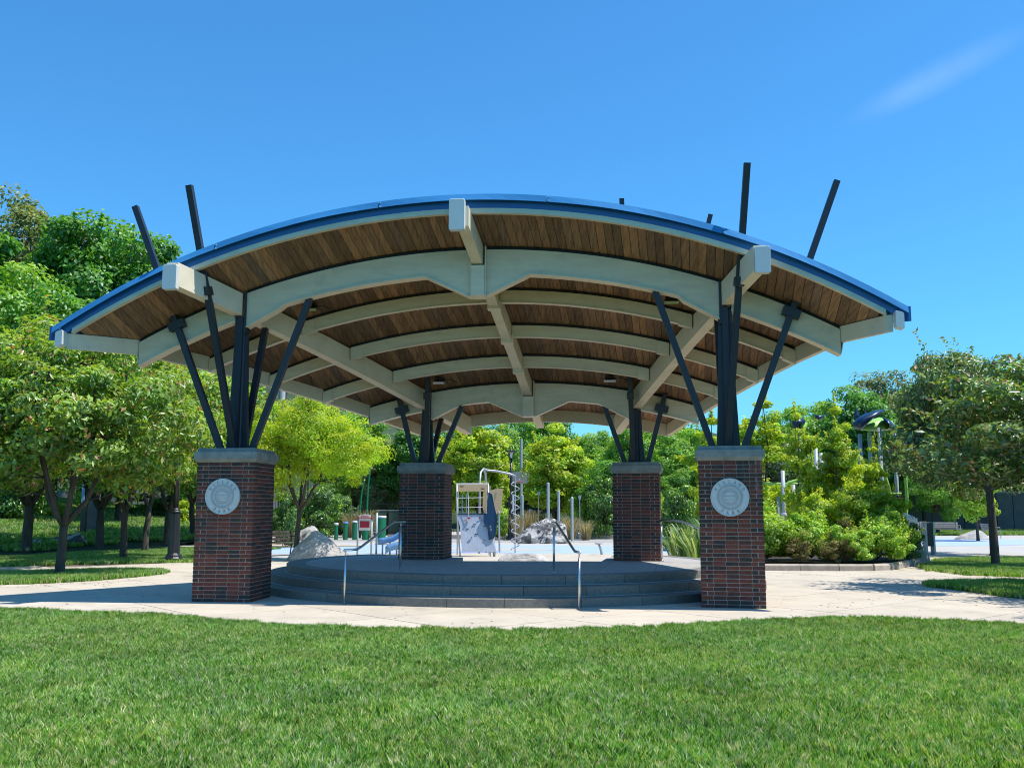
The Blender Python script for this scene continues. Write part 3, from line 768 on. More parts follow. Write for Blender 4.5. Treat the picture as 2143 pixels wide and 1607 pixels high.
# --- round stone seals
STROKES = {   # unit box 0..1 x 0..1, strokes (x0,y0,x1,y1,weight)
 'V': [(.12, 1, .5, 0, 1.3), (.5, 0, .88, 1, .7), (0, 1, .28, 1, .6), (.72, 1, 1, 1, .6)],
 'I': [(.5, 0, .5, 1, 1.3), (.3, 0, .7, 0, .6), (.3, 1, .7, 1, .6)],
 'L': [(.3, 0, .3, 1, 1.3), (.12, 1, .48, 1, .6), (.12, 0, .85, 0, .8), (.85, 0, .88, .25, .7)],
 'A': [(.12, 0, .5, 1, .7), (.5, 1, .88, 0, 1.3), (.26, .38, .74, .38, .6), (0, 0, .25, 0, .6), (.72, 0, 1, 0, .6)],
 'N': [(.2, 0, .2, 1, .8), (.2, 1, .8, 0, 1.3), (.8, 0, .8, 1, .8), (.05, 0, .35, 0, .6), (.05, 1, .3, 1, .6), (.65, 1, .95, 1, .6)],
 'O': [(.5 + .4 * math.cos(a), .5 + .5 * math.sin(a), .5 + .4 * math.cos(a + PI / 6), .5 + .5 * math.sin(a + PI / 6), 1.1) for a in [i * PI / 6 for i in range(12)]],
 'P': [(.28, 0, .28, 1, 1.3), (.1, 0, .46, 0, .6), (.1, 1, .6, 1, .7), (.6, 1, .8, .86, .9), (.8, .86, .8, .64, 1.1), (.8, .64, .6, .5, .9), (.6, .5, .28, .5, .7)],
 'R': [(.28, 0, .28, 1, 1.3), (.1, 0, .44, 0, .6), (.1, 1, .6, 1, .7), (.6, 1, .78, .86, .9), (.78, .86, .78, .64, 1.1), (.78, .64, .6, .5, .9), (.6, .5, .28, .5, .7), (.5, .5, .85, 0, 1.2), (.78, 0, .98, 0, .6)],
 'K': [(.28, 0, .28, 1, 1.3), (.1, 0, .45, 0, .6), (.1, 1, .45, 1, .6), (.3, .42, .8, 1, .7), (.45, .58, .85, 0, 1.2), (.68, 1, .95, 1, .6), (.7, 0, 1, 0, .6)],
}
def seal(p, xc, zc, R):
    w = CW / 2
    t = thing('park_seal', '', 'plaque', (0, 0, 0), 0)
    m_ = Matrix.Rotation(p.rotation_euler.z, 3, 'Z')
    t.location = Vector(p.location) + m_ @ Vector((xc, -w - .0, zc))
    t.rotation_euler = p.rotation_euler
    def ring(r0, r1, y0, y1, n=48):   # washer facing -y
        mb = MB(); vs = []; fs = []
        for i in range(n):
            a = 2 * PI * i / n; c_, s_ = math.cos(a), math.sin(a)
            vs += [(r0 * c_, y0, r0 * s_), (r1 * c_, y0, r1 * s_), (r1 * c_, y1, r1 * s_), (r0 * c_, y1, r0 * s_)]
        for i in range(n):
            j = (i + 1) % n
            for k_ in range(4):
                fs.append((i * 4 + k_, i * 4 + (k_ + 1) % 4, j * 4 + (k_ + 1) % 4, j * 4 + k_))
        return mb.add(vs, fs)
    def disc(r, y0, y1, n=48):
        return MB().loft([[(r * math.cos(2 * PI * i / n), y, r * math.sin(2 * PI * i / n)) for i in range(n)] for y in (y0, y1)])
    disc(R, .0, -.034).build('disc', M['plaque'], t)
    ring(R * .955, R * .995, -.0345, -.042).build('rim', M['plaque'], t)
    ring(R * .60, R * .67, -.0345, -.040).build('outer_band', M['plaque_relief'], t)
    mb = MB()
    for i in range(64):
        a = 2 * PI * i / 64; mb.box((R * .635 * math.cos(a), -.043, R * .635 * math.sin(a)), (R * .035, .008, R * .035), m=Matrix.Rotation(-a, 3, 'Y'))
    mb.build('beading', M['plaque_relief'], t)
    ring(R * .56, R * .575, -.0345, -.041).build('inner_line', M['plaque'], t)
    mb = MB()
    for i in range(34):
        a = 2 * PI * (i + .5) / 34
        mb.box((R * .49 * math.cos(a), -.038, R * .49 * math.sin(a)), (R * .075, .008, R * .028), m=Matrix.Rotation(-a, 3, 'Y'))
    mb.build('worn_lettering', M['plaque'], t)
    ring(R * .40, R * .425, -.0345, -.041).build('centre_ring', M['plaque_relief'], t)
    disc(R * .395, -.0345, -.037).build('centre_field', M['plaque_relief'], t)
    # worn low relief: a mound of trees over a band of water and a shore
    mb = MB()
    for k_, (zz, hw, hh) in enumerate(((.14, .30, .13), (.02, .36, .035), (-.08, .34, .07), (-.20, .27, .06))):
        n = 14; poly = []
        for i in range(n + 1):
            x = -hw + 2 * hw * i / n
            poly.append((x * R, -.037, (zz + hh * (1 - (x / hw) ** 2) * (1 + .18 * math.sin(i * 2.3 + k_))) * R))
        poly += [(hw * .9 * R, -.037, (zz - .02) * R), (-hw * .9 * R, -.037, (zz - .02) * R)]
        mb.extr(poly[::-1], (0, -.008 + .001 * k_, 0))
    mb.build('landscape_relief', M['plaque'], t)
    def word(txt, a_mid, step, r, h, flip):
        n = len(txt)
        for i, ch in enumerate(txt):
            a = a_mid + (-(i - (n - 1) / 2) * step if not flip else (i - (n - 1) / 2) * step)
            c = Vector((math.cos(a), 0, math.sin(a))) * r
            upv = Vector((math.cos(a), 0, math.sin(a))) * (-1 if flip else 1)
            rt = Vector((upv.z, 0, -upv.x))
            mb = MB(); W_ = h * .8; th = h * .11
            for x0, y0, x1, y1, wt in STROKES[ch]:
                p0 = c + rt * (x0 - .5) * W_ + upv * (y0 - .5) * h; p1 = c + rt * (x1 - .5) * W_ + upv * (y1 - .5) * h
                d = (p1 - p0)
                if d.length < 1e-5: continue
                d.normalize(); nn = Vector((d.z, 0, -d.x)) * th * wt * .6
                q = [p0 - d * th * .3 - nn, p1 + d * th * .3 - nn, p1 + d * th * .3 + nn, p0 - d * th * .3 + nn]
                q = [Vector((v.x, -.0345, v.z)) for v in q]
                mb.extr(q, (0, -.0035 - .0002 * (len(mb.v) % 3), 0))
            mb.build('letter', M['letter'], t)
    word('VILLANO', PI / 2, .345, R * .82, R * .145, False)
    word('PARK', -PI / 2, .345, R * .82, R * .145, True)
    return t
s1 = seal(pFL, -.028, 1.783, .305); tag(s1, 'round pale stone seal reading VILLANO PARK on the left front pillar')
s2 = seal(pFR, -.015, 1.775, .308); tag(s2, 'round pale stone seal reading VILLANO PARK on the right front pillar beside lime streaks')

# ================================================================== STAGE
SC = Vector((-.067, 20.92)); SR = 4.66; TR = .352; RH = .158
stage = thing('stage', 'round three step stage of dark granite with grey paving under the canopy', 'stage', (SC.x, SC.y, 0))
def ring_block(r0, r1, a0, a1, z0, z1, name, matl, n=8):
    mb = MB(); secs = []
    for i in range(n + 1):
        a = a0 + (a1 - a0) * i / n; c_, s_ = math.cos(a), math.sin(a)
        ch = .008
        secs.append([(r0 * c_, r0 * s_, z0), ((r1) * c_, (r1) * s_, z0), (r1 * c_, r1 * s_, z1 - ch), ((r1 - ch) * c_, (r1 - ch) * s_, z1), (r0 * c_, r0 * s_, z1)])
    mb.loft(secs)
    o = mb.build(name, matl, stage)
    return o
BITE = []   # back of the stage is cut off behind the rear pillars
A0, A1 = math.radians(135), math.radians(405)
for k_, (ro, z1, off) in enumerate(((SR + 2 * TR, RH, .05), (SR + TR, 2 * RH, .17), (SR, 3 * RH, .0))):
    nb = 22; g = .0035 / ro
    ri = ro - (TR + .02) if k_ < 2 else SR - .36
    rng2 = random.Random(k_ + 5)
    cuts = [A0 + (A1 - A0) * (i + off + rng2.uniform(-.12, .12) * (0 < i < nb)) / nb for i in range(nb + 1)]
    cuts[0] = A0; cuts[-1] = A1
    for a, b_ in zip(cuts[:-1], cuts[1:]):
        ring_block(ri, ro, a + g, b_ - g, z1 - RH - (0.0 if k_ == 0 else .02), z1, 'step_block', M['granite'])
for k_, ro in enumerate((SR + TR, SR)):     # pale sealant line where each riser meets the tread below
    mb = MB(); secs = []
    for i in range(91):
        a = A0 + (A1 - A0) * i / 90; c_, s_ = math.cos(a), math.sin(a); z_ = RH * (k_ + 1)
        secs.append([(ro * c_, ro * s_, z_ + .001), ((ro + .028) * c_, (ro + .028) * s_, z_ + .001), ((ro + .022) * c_, (ro + .022) * s_, z_ + .008), (ro * c_, ro * s_, z_ + .010)])
    mb.loft(secs).build('sealant_line', M['deck'], stage)
# paving of the stage in panels between saw cuts
def clip_poly(poly, nx, ny, c):   # keep nx*x+ny*y<=c
    out = []
    for i in range(len(poly)):
        a, b_ = poly[i], poly[(i + 1) % len(poly)]
        da, db = nx * a[0] + ny * a[1] - c, nx * b_[0] + ny * b_[1] - c
        if da <= 0: out.append(a)
        if (da < 0 < db) or (db < 0 < da):
            t = da / (da - db); out.append((a[0] + (b_[0] - a[0]) * t, a[1] + (b_[1] - a[1]) * t))
    return out
rin = SR - .365
outl = [(rin * math.cos(a), rin * math.sin(a)) for a in [A0 + (A1 - A0) * i / 60 for i in range(61)]]
# concave back edge between the rear pillars
bk = [Vector((3.26, 22.6)), Vector((2.25, 21.9)), Vector((1.5, 20.98)), Vector((.35, 20.74)), Vector((-.9, 20.98)), Vector((-2.2, 22.2)), Vector((-2.8, 22.9))]
bk = [(v.x - SC.x, v.y - SC.y) for v in bk]
outl_full = outl
dirn = Vector((.62, 3.5)).normalized(); nrm = Vector((dirn.y, -dirn.x))
stepw = 1.0
def deck_panels():
    # triangulate-free: split into strips parallel to dirn, each strip convex enough after splitting at y
    front = [p for p in outl_full]
    i = -6
    while i < 7:
        c0, c1 = i * stepw + .20 + .004, (i + 1) * stepw + .20 - .004
        poly = clip_poly(front, nrm.x, nrm.y, c1); poly = clip_poly(poly, -nrm.x, -nrm.y, -c0)
        if len(poly) > 2:
            # back limit per strip
            mid = (c0 + c1) / 2
            lim = .05 if -1.9 < mid < 2.3 else 2.6
            for y0, y1 in ((-9, -1.9), (-1.892, lim)):
                q = clip_poly(clip_poly(poly, 0, 1, y1), 0, -1, -y0)
                if len(q) > 2:
                    MB().prism(q, .30, .470).build('paving_panel', M['deck'], stage)
        i += 1
deck_panels()
MB().prism([(x * .99, y * .99) for x, y in [(rin * math.cos(a), rin * math.sin(a)) for a in [A0 + (A1 - A0) * i / 40 for i in range(41)]] if y < -.3] , .0, .462).build('stage_core', M['joint'], stage)
# side shoulders that carry the rear pillars
for nm in ('BL', 'BR'):
    cx_, cy_ = PIL[nm][0]
    mb = MB(); mb.box((cx_ - SC.x, cy_ - SC.y, .235), (1.5, 1.3, .468), rz=PIL[nm][1]); mb.build('pillar_plinth', M['deck'], stage)

# ================================================================== HANDRAILS
def handrail(lowp, topp, rail, label, lowz=0.0, topz=.474, hooks=None):
    t = thing('handrail', label, 'handrail', (lowp[0], lowp[1], 0), 0, 'stainless handrails of the stage steps')
    off = Vector((lowp[0], lowp[1], 0))
    R_ = .021
    for (x, y), z0, zt in ((lowp, lowz, rail[0][2]), (topp, topz, rail[1][2])):
        MB().tube([Vector((x, y, z0)) - off, Vector((x, y, zt - .09)) - off], R_, 10).build('post', M['stain_steel'], t, smooth=True)
        MB().tube([Vector((x, y, zt - .09)) - off, Vector((x, y, zt)) - off], .011, 8).build('post_pin', M['stain_steel'], t, smooth=True)
        MB().lathe((x - off.x, y - off.y, z0), [(.05, 0), (.05, .008), (.025, .02)], 12).build('base_flange', M['stain_steel'], t)
    MB().tube([Vector(p) - off for p in rail[2]], .021, 10).build('rail', M['stain_steel'], t, smooth=True)
    return t
def rail3(lowp, topp, zl, zt, lo_ext, hi_ext, fl=.32, fh=.22):
    a, b_ = Vector((lowp[0], lowp[1])), Vector((topp[0], topp[1])); d = (b_ - a).normalized()
    pts = [a - d * lo_ext, a + d * fl, b_ - d * fh, b_ + d * hi_ext]
    P = [(pts[0].x, pts[0].y, zl), (pts[1].x, pts[1].y, zl + .01), (pts[2].x, pts[2].y, zt), (pts[3].x, pts[3].y, zt)]
    # soften bends
    return (None, None, zl), (None, None, zt), [P[0], (P[1][0] * .9 + P[0][0] * .1, P[1][1] * .9 + P[0][1] * .1, zl + .004), (P[1][0] * .92 + P[2][0] * .08, P[1][1] * .92 + P[2][1] * .08, zl + .045), (P[2][0] * .92 + P[1][0] * .08, P[2][1] * .92 + P[1][1] * .08, zt - .04), (P[2][0] * .9 + P[3][0] * .1, P[2][1] * .9 + P[3][1] * .1, zt), P[3]]
lo, to = (-2.75, 16.05), (-1.98, 17.26); handrail(lo, to, rail3(lo, to, .90, 1.345, .03, .12), 'bent stainless handrail on the left side of the stage steps')
lo, to = (1.07, 15.37), (.75, 17.21); handrail(lo, to, rail3(lo, to, .90, 1.345, .06, .12), 'bent stainless handrail right of centre on the stage steps')
lo, to = (4.9, 19.6), (3.25, 20.98); handrail(lo, to, rail3(lo, to, .90, 1.345, .1, .10, fl=.3, fh=.45), 'stainless handrail beside the right rear pillar above strappy plants')
# ================================================================== GROUND
def sheet(name, poly, z, matl, kind='structure', thick=None):
    mb = MB()
    if thick: mb.prism(poly, z - thick, z)
    else: mb.add([(x, y, z) for x, y in poly], [tuple(range(len(poly)))])
    o = mb.build(name, matl); o['kind'] = kind
    return o
def smooth_poly(pts, it=2):
    for _ in range(it):
        q = []
        for i in range(len(pts)):
            a, b_ = pts[i], pts[(i + 1) % len(pts)]
            q += [(a[0] * .75 + b_[0] * .25, a[1] * .75 + b_[1] * .25), (a[0] * .25 + b_[0] * .75, a[1] * .25 + b_[1] * .75)]
        pts = q
    return pts
def poly_area_pts(poly, step, jit, rng):
    xs = [p[0] for p in poly]; ys = [p[1] for p in poly]
    X, Y = np.meshgrid(np.arange(min(xs), max(xs), step), np.arange(min(ys), max(ys), step))
    P = np.stack([X.ravel(), Y.ravel()], 1) + rng.uniform(-jit, jit, (X.size, 2))
    return P
def inside(P, poly):
    x, y = P[:, 0], P[:, 1]; r = np.zeros(len(P), bool)
    n = len(poly)
    for i in range(n):
        x0, y0 = poly[i]; x1, y1 = poly[(i + 1) % n]
        if y0 == y1: continue
        c_ = ((y0 > y) != (y1 > y)) & (x < (x1 - x0) * (y - y0) / (y1 - y0) + x0)
        r ^= c_
    return r
def edge_dist(P, poly):
    d = np.full(len(P), 1e9)
    for i in range(len(poly)):
        a = np.array(poly[i]); b_ = np.array(poly[(i + 1) % len(poly)]); ab = b_ - a
        t = np.clip(((P - a) @ ab) / max(1e-9, ab @ ab), 0, 1)
        d = np.minimum(d, np.hypot(*(P - a - t[:, None] * ab).T))
    return d

sheet('ground', [(-700, -60), (700, -60), (700, 900), (-700, 900)], -.03, M['hill'])
sheet('pavement', [(-24, 6), (22, 6), (22, 33.5), (-24, 33.5)], 0.0, M['joint'])
sheet('plaza', [(-9, 28.02), (45, 28.02), (45, 72), (-12, 72), (-10, 40)], 0.005, M['plaza'])
# sawn concrete slabs of the pavement round the stage
slabs = thing('paved_walk', 'sunlit beige concrete walk of sawn slabs round the stage', 'walkway', (0, 20, 0))
slabs['kind'] = 'structure'
del slabs['category']
d1 = Vector((.66, -.75)).normalized(); d2 = Vector((.75, .66)).normalized()
origin = Vector((-3.14, 15.58))
nsl = 0
area = [(-13, 11.2), (13.5, 11.2), (14.5, 22), (13, 28), (-9, 28), (-13.5, 26), (-15, 19)]
SW, SL = 1.9, 1.9
for i in range(-9, 12):
    for j in range(-9, 10):
        c = origin + d2 * (i * SW + SW / 2) + d1 * (j * SL + SL / 2 + (0.0))
        if not inside(np.array([[c.x, c.y]]), area)[0]: continue
        if (c - Vector((SC.x, SC.y))).length < 2.8: continue
        h1, h2 = SL / 2 - .008, SW / 2 - .008
        q = [c + d1 * a * h1 + d2 * b_ * h2 for a, b_ in ((-1, -1), (1, -1), (1, 1), (-1, 1))]
        dz = random.uniform(-.0012, .0012)
        MB().prism([(p.x, p.y - 20) for p in q], .004, .014 + dz).build('slab', M['concrete'], slabs)
        nsl += 1
# far pavement beyond the slabs keeps the same colour
sheet('far_pavement', [(-22, 24.4), (-12, 26.3), (-9.5, 28.9), (-2, 36), (24, 34), (24, 26), (13, 27.6), (-8.6, 27.9), (-12, 23.5), (-22, 19)], .009, M['concrete'])

# playground floors
sheet('blue_pad', smooth_poly([(-8, 45), (-2.5, 43.5), (5, 42.6), (9, 41), (10, 37), (5.5, 34.6), (0, 35.4), (-4.8, 35.0), (-8.5, 33.8), (-10, 38)]), .010, M['bluepad'])
sheet('pale_pad', smooth_poly([(-4.0, 40.5), (-1, 40.8), (2, 38.8), (1.5, 37.3), (-3, 37.6)]), .014, M['plaza'])
sheet('paver_band', [(-14, 47.5), (16, 46.5), (20, 57), (-14, 55.5)], .010, M['paver'])
sheet('blue_court', smooth_poly([(14, 56), (26, 57.5), (29, 50), (24, 44.5), (17, 43.0), (14, 50)]), .010, M['bluepad'])

# turf areas: soil base + grass blades (one object each, blades instanced by geometry nodes)
lawn_poly = [(-26, 18.6), (-8.9, 15.98), (-8.31, 15.75), (-6.6, 15.3), (-4.89, 14.72), (-4.0, 14.15), (-3.17, 13.72), (-1.77, 13.25), (0, 13.15), (1.52, 13.4), (2.7, 13.95), (3.76, 14.4), (4.5, 14.62), (5.26, 14.62), (5.9, 14.35), (6.48, 14.1), (7.26, 13.72), (9.5, 12.9), (16, 12), (26, 12), (26, -6), (-26, -6)]
lawn_poly = [(x, y - (.7 if y > 12.5 else 0)) for x, y in lawn_poly]
vis_lawn = [(-11.5, 15.6)] + lawn_poly[1:18] + [(10.0, 12.2), (9.6, 11), (4.6, 5.2), (-4.6, 5.2), (-9.6, 11)]
islandL = smooth_poly([(-8.3, 23.7), (-8.75, 22.2), (-9.2, 21.0), (-10.2, 20.1), (-12, 19.6), (-17, 18.8), (-18, 21.3), (-13.5, 22.3), (-11.6, 23.4), (-10.2, 24.5), (-9.0, 24.4)], 1)
lawnL = [(-9.1, 28.9), (-11.3, 28.1), (-13.2, 26.9), (-18, 24.5), (-24, 23.2), (-24, 27.5), (-16.2, 30.6), (-14.7, 35.5), (-12, 40), (-9.5, 38)]
bankL = [(-24, 28.6), (-17.2, 31.5), (-16.0, 36.5), (-14.0, 46), (-20, 70), (-70, 85), (-70, 40)]
islandR = smooth_poly([(8.45, 20.5), (8.9, 18.9), (9.0, 17.2), (10.5, 15.5), (14, 14.5), (18, 16), (17, 20), (12.5, 20.9), (10.2, 21.3)], 1)
lawnR = smooth_poly([(10.8, 24.9), (11.6, 23.2), (13, 22.6), (20, 22), (24, 26), (19, 30.5), (15.2, 32.0), (12.9, 29.5)], 1)
farR = [(20, 59.5), (34, 63), (60, 58), (60, 85), (20, 76)]
sheet('lawn', lawn_poly, .022, M['turf'], thick=.05)
sheet('grass_island', islandL, .022, M['turf'], thick=.05)
sheet('grass_island', islandR, .022, M['turf'], thick=.05)
sheet('left_lawn', lawnL, .018, M['turf'], thick=.04)
sheet('right_lawn', lawnR, .022, M['turf'], thick=.04)
sheet('far_lawn', farR, .02, M['turf'])
# bank rising on the left
def bank_z(x, y): return max(0.0, min(3.2, (-x - 15.5) * .075 + (y - 34) * .022)) * min(1, max(0, (y - 28) / 8))
mb = MB(); nx, ny = 24, 24; vs = []; fs = []
for j in range(ny + 1):
    for i in range(nx + 1):
        x = -14.2 - 60 * (i / nx) ** 1.3; y = 29.5 + 55 * j / ny
        vs.append((x, y, .02 + bank_z(x, y)))
for j in range(ny):
    for i in range(nx):
        a = j * (nx + 1) + i; fs.append((a + 1, a, a + nx + 1, a + nx + 2))
o = mb.add(vs, fs).build('grass_bank', M['turf'], smooth=True); o['kind'] = 'structure'
# narrow path between the left lawn and the bank
sheet('narrow_path', [(-26, 27.2), (-16.4, 30.9), (-15.0, 36.0), (-12.4, 41), (-6.5, 41), (-6.5, 43), (-13.6, 43.2), (-16.3, 37), (-17.6, 32), (-26, 28.8)], .035 , M['concrete'])
# wooded hill far behind
mb = MB(); vs = []; fs = []; nx, ny = 60, 14
def hill_z(x, y):
    d = max(0, y - 84) / 60
    side = 1 + 1.4 * max(0, -(x + 12) / 60) + .5 * max(0, (x - 30) / 60)
    return 9.0 * side * d ** .8 * (1 + .12 * math.sin(x * .07) + .08 * math.sin(x * .19 + 1)) if d > 0 else 0
for j in range(ny + 1):
    for i in range(nx + 1):
        x = -240 + 480 * i / nx; y = 84 + 130 * j / ny
        vs.append((x, y, -.02 + hill_z(x, y)))
for j in range(ny):
    for i in range(nx):
        a = j * (nx + 1) + i; fs.append((a, a + 1, a + nx + 2, a + nx + 1))
o = mb.add(vs, fs).build('hill', M['hill'], smooth=True); o['kind'] = 'structure'

# ---- grass
def blade_patch(name, half, nb, hmin, hmax, wid, seed, round_=False):
    rng = np.random.default_rng(seed)
    per_t = 9; nt = max(1, nb // per_t)
    TC = rng.uniform(-half, half, (nt, 2)); tid = rng.integers(0, nt, nb)
    tl = rng.uniform(0, 2 * PI, nt); tb = rng.normal(0, .24, nt)
    P = TC[tid] + rng.normal(0, .0085 if half > .1 else .006, (nb, 2)) * (1 if wid < .009 else 1.8)
    if round_:
        kk = np.hypot(P[:, 0], P[:, 1]) < half; P = P[kk]; tid = tid[kk]
    nb = len(P)
    h = rng.uniform(hmin, hmax, nb) * (1 + .25 * np.sin(P[:, 0] * 9 + seed) * np.cos(P[:, 1] * 11))
    a = rng.uniform(0, 2 * PI, nb); la = tl[tid] + rng.normal(0, .9, nb); lean = rng.uniform(.15, .75, nb) * h
    w = wid * rng.uniform(.7, 1.3, nb)
    dx, dy = np.cos(a) * w / 2, np.sin(a) * w / 2; lx, ly = np.cos(la) * lean, np.sin(la) * lean
    V = np.zeros((nb, 5, 3))
    V[:, 0] = np.stack([P[:, 0] - dx, P[:, 1] - dy, np.zeros(nb)], 1)
    V[:, 1] = np.stack([P[:, 0] + dx, P[:, 1] + dy, np.zeros(nb)], 1)
    V[:, 2] = np.stack([P[:, 0] + dx * .85 + lx * .35, P[:, 1] + dy * .85 + ly * .35, h * .6], 1)
    V[:, 3] = np.stack([P[:, 0] - dx * .85 + lx * .35, P[:, 1] - dy * .85 + ly * .35, h * .6], 1)
    V[:, 4] = np.stack([P[:, 0] + lx, P[:, 1] + ly, h], 1)
    me = bpy.data.meshes.new(name)
    base = np.arange(nb)[:, None] * 5
    quads = (base + np.array([0, 1, 2, 3])); tris = (base + np.array([3, 2, 4]))
    loops = np.concatenate([quads, tris], 1).ravel()
    starts = np.stack([np.arange(nb) * 7, np.arange(nb) * 7 + 4], 1).ravel()
    me.vertices.add(nb * 5); me.vertices.foreach_set('co', V.ravel())
    me.loops.add(nb * 7); me.loops.foreach_set('vertex_index', loops.astype(np.int32))
    me.polygons.add(nb * 2); me.polygons.foreach_set('loop_start', starts.astype(np.int32))
    me.update(calc_edges=True)
    at_ = me.attributes.new('rnd', 'FLOAT', 'FACE'); r = np.clip(rng.normal(.5, .25, nb) + tb[tid], 0, 1)
    at_.data.foreach_set('value', np.repeat(r, 2))
    me.materials.append(M['grass'])
    return bpy.data.objects.new(name, me)    # source of the instances only, not linked to the scene

def grass_obj(name, label, pts, src, seed, smin=.85, smax=1.2):
    me = bpy.data.meshes.new(name); me.from_pydata([tuple(p) for p in pts], [], []); me.update()
    o = bpy.data.objects.new(name, me); C.objects.link(o)
    o['kind'] = 'stuff'; o['label'] = label; o['category'] = 'grass'
    ng = bpy.data.node_groups.new(name + '_nodes', 'GeometryNodeTree')
    ng.interface.new_socket('Geometry', in_out='INPUT', socket_type='NodeSocketGeometry')
    ng.interface.new_socket('Geometry', in_out='OUTPUT', socket_type='NodeSocketGeometry')
    n, l = ng.nodes, ng.links
    gi, go = n.new('NodeGroupInput'), n.new('NodeGroupOutput')
    join = n.new('GeometryNodeJoinGeometry')
    prev = gi.outputs[0]
    k = len(src)
    rv = n.new('FunctionNodeRandomValue'); rv.data_type = 'INT'; rv.inputs['Min'].default_value = 0; rv.inputs['Max'].default_value = k - 1; rv.inputs['Seed'].default_value = seed
    rot = n.new('FunctionNodeRandomValue'); rot.data_type = 'FLOAT_VECTOR'; rot.inputs[0].default_value = (-.03, -.03, 0); rot.inputs[1].default_value = (.03, .03, 2 * PI); rot.inputs['Seed'].default_value = seed + 1
    scl = n.new('FunctionNodeRandomValue'); scl.data_type = 'FLOAT'; scl.inputs[2].default_value = smin; scl.inputs[3].default_value = smax; scl.inputs['Seed'].default_value = seed + 2
    for i, s_ in enumerate(src):
        oi = n.new('GeometryNodeObjectInfo'); oi.inputs['Object'].default_value = s_; oi.inputs['As Instance'].default_value = True
        cmp_ = n.new('FunctionNodeCompare'); cmp_.data_type = 'INT'; cmp_.operation = 'EQUAL'
        l.new(rv.outputs[2], cmp_.inputs[2]); cmp_.inputs[3].default_value = i
        ip = n.new('GeometryNodeInstanceOnPoints')
        l.new(prev, ip.inputs['Points']); l.new(oi.outputs['Geometry'], ip.inputs['Instance']); l.new(cmp_.outputs[0], ip.inputs['Selection'])
        l.new(rot.outputs[0], ip.inputs['Rotation']); l.new(scl.outputs[1], ip.inputs['Scale'])
        l.new(ip.outputs[0], join.inputs[0])
    l.new(join.outputs[0], go.inputs[0])
    md = o.modifiers.new('blades', 'NODES'); md.node_group = ng
    return o
big = [blade_patch('turf_patch', .33, 2500, .032, .07, .0075, i) for i in range(4)]
small = [blade_patch('turf_tuft', .075, 150, .03, .07, .0065, 20 + i, True) for i in range(4)]
coarse = [blade_patch('turf_coarse', .5, 1500, .05, .12, .012, 40 + i) for i in range(3)]
coarse_s = [blade_patch('turf_coarse_tuft', .12, 150, .04, .10, .009, 50 + i, True) for i in range(3)]
nrg = np.random.default_rng(5)
def scatter(poly, step, lo, hi=1e9, z=.022, zf=None, jit=.5, ragged=0.0):
    P = poly_area_pts(poly, step, step * jit, nrg)
    ins = inside(P, poly); d = edge_dist(P, poly)
    if ragged:
        keep = (ins | (d < ragged * (.4 + .6 * np.sin(P[:, 0] * 5.1) * np.sin(P[:, 0] * 1.7 + 1)))) & np.where(ins, (d >= lo) & (d < hi), True)
    else: keep = ins & (d >= lo) & (d < hi)
    P = P[keep]
    return [(x, y, zf(x, y) + .02 if zf else z) for x, y in P]
grass_obj('lawn_grass', 'thick mown green lawn filling the foreground in front of the stage', scatter(vis_lawn, .37, .33, jit=.3), big, 1)
grass_obj('lawn_edge_grass', 'uneven fringe of green blades along the curved lawn edge', scatter([p for p in vis_lawn], .075, .0, .42, ragged=.05), small, 5, .7, 1.25)
grass_obj('island_grass', 'grass of the small island round the forked cherry trunk', scatter(islandL, .10, 0, ragged=.04), coarse_s, 9)
grass_obj('island_grass', 'shaded grass of the small island beside the walk on the right', scatter(islandR, .10, 0, ragged=.04), coarse_s, 10)
grass_obj('left_lawn_grass', 'shaded grass strip under the row of cherry trees', scatter(lawnL, .30, .05, z=.018), coarse, 11, .6, .9)
grass_obj('right_lawn_grass', 'dark shaded grass under the right hand cherry tree', scatter(lawnR, .26, .05), coarse, 12, .6, .9)
grass_obj('bank_grass', 'sunlit rough grass on the bank behind the dark rocks', scatter(bankL, .8, .3, zf=bank_z), coarse, 13, 1.0, 1.7)
grass_obj('far_lawn_grass', 'sunlit strip of lawn in front of the grey wall', scatter(farR, .9, .1), coarse, 14, 1.0, 1.5)
# ================================================================== TREES AND SHRUBS
def leaves_mesh(name, P, N, size, aspect, matl, rng, droop=0.0, rnd=None):
    """folded leaf quads at points P with normals N"""
    n = len(P)
    s = size * rng.uniform(.65, 1.35, n)
    nr = N + rng.normal(0, .55, (n, 3)); nr /= np.linalg.norm(nr, axis=1)[:, None] + 1e-9
    d = rng.normal(0, 1, (n, 3)); d[:, 2] -= droop
    d -= (d * nr).sum(1)[:, None] * nr; d /= np.linalg.norm(d, axis=1)[:, None] + 1e-9
    sd = np.cross(nr, d)
    L = s[:, None]; Wd = (s * aspect)[:, None] * .5
    V = np.zeros((n, 4, 3))
    V[:, 0] = P - d * L * .5
    V[:, 1] = P + sd * Wd + nr * L * .10
    V[:, 2] = P + d * L * .5 - nr * L * .06
    V[:, 3] = P - sd * Wd + nr * L * .10
    me = bpy.data.meshes.new(name)
    me.vertices.add(n * 4); me.vertices.foreach_set('co', V.ravel())
    b_ = np.arange(n)[:, None] * 4
    tri = np.concatenate([b_ + [0, 1, 2], b_ + [0, 2, 3]], 1).ravel()
    me.loops.add(n * 6); me.loops.foreach_set('vertex_index', tri.astype(np.int32))
    me.polygons.add(n * 2); me.polygons.foreach_set('loop_start', (np.arange(n * 2) * 3).astype(np.int32))
    me.update(calc_edges=True)
    r = rnd if rnd is not None else rng.uniform(0, 1, n)
    at_ = me.attributes.new('rnd', 'FLOAT', 'FACE'); at_.data.foreach_set('value', np.repeat(np.clip(r, 0, 1), 2))
    me.materials.append(matl)
    return me

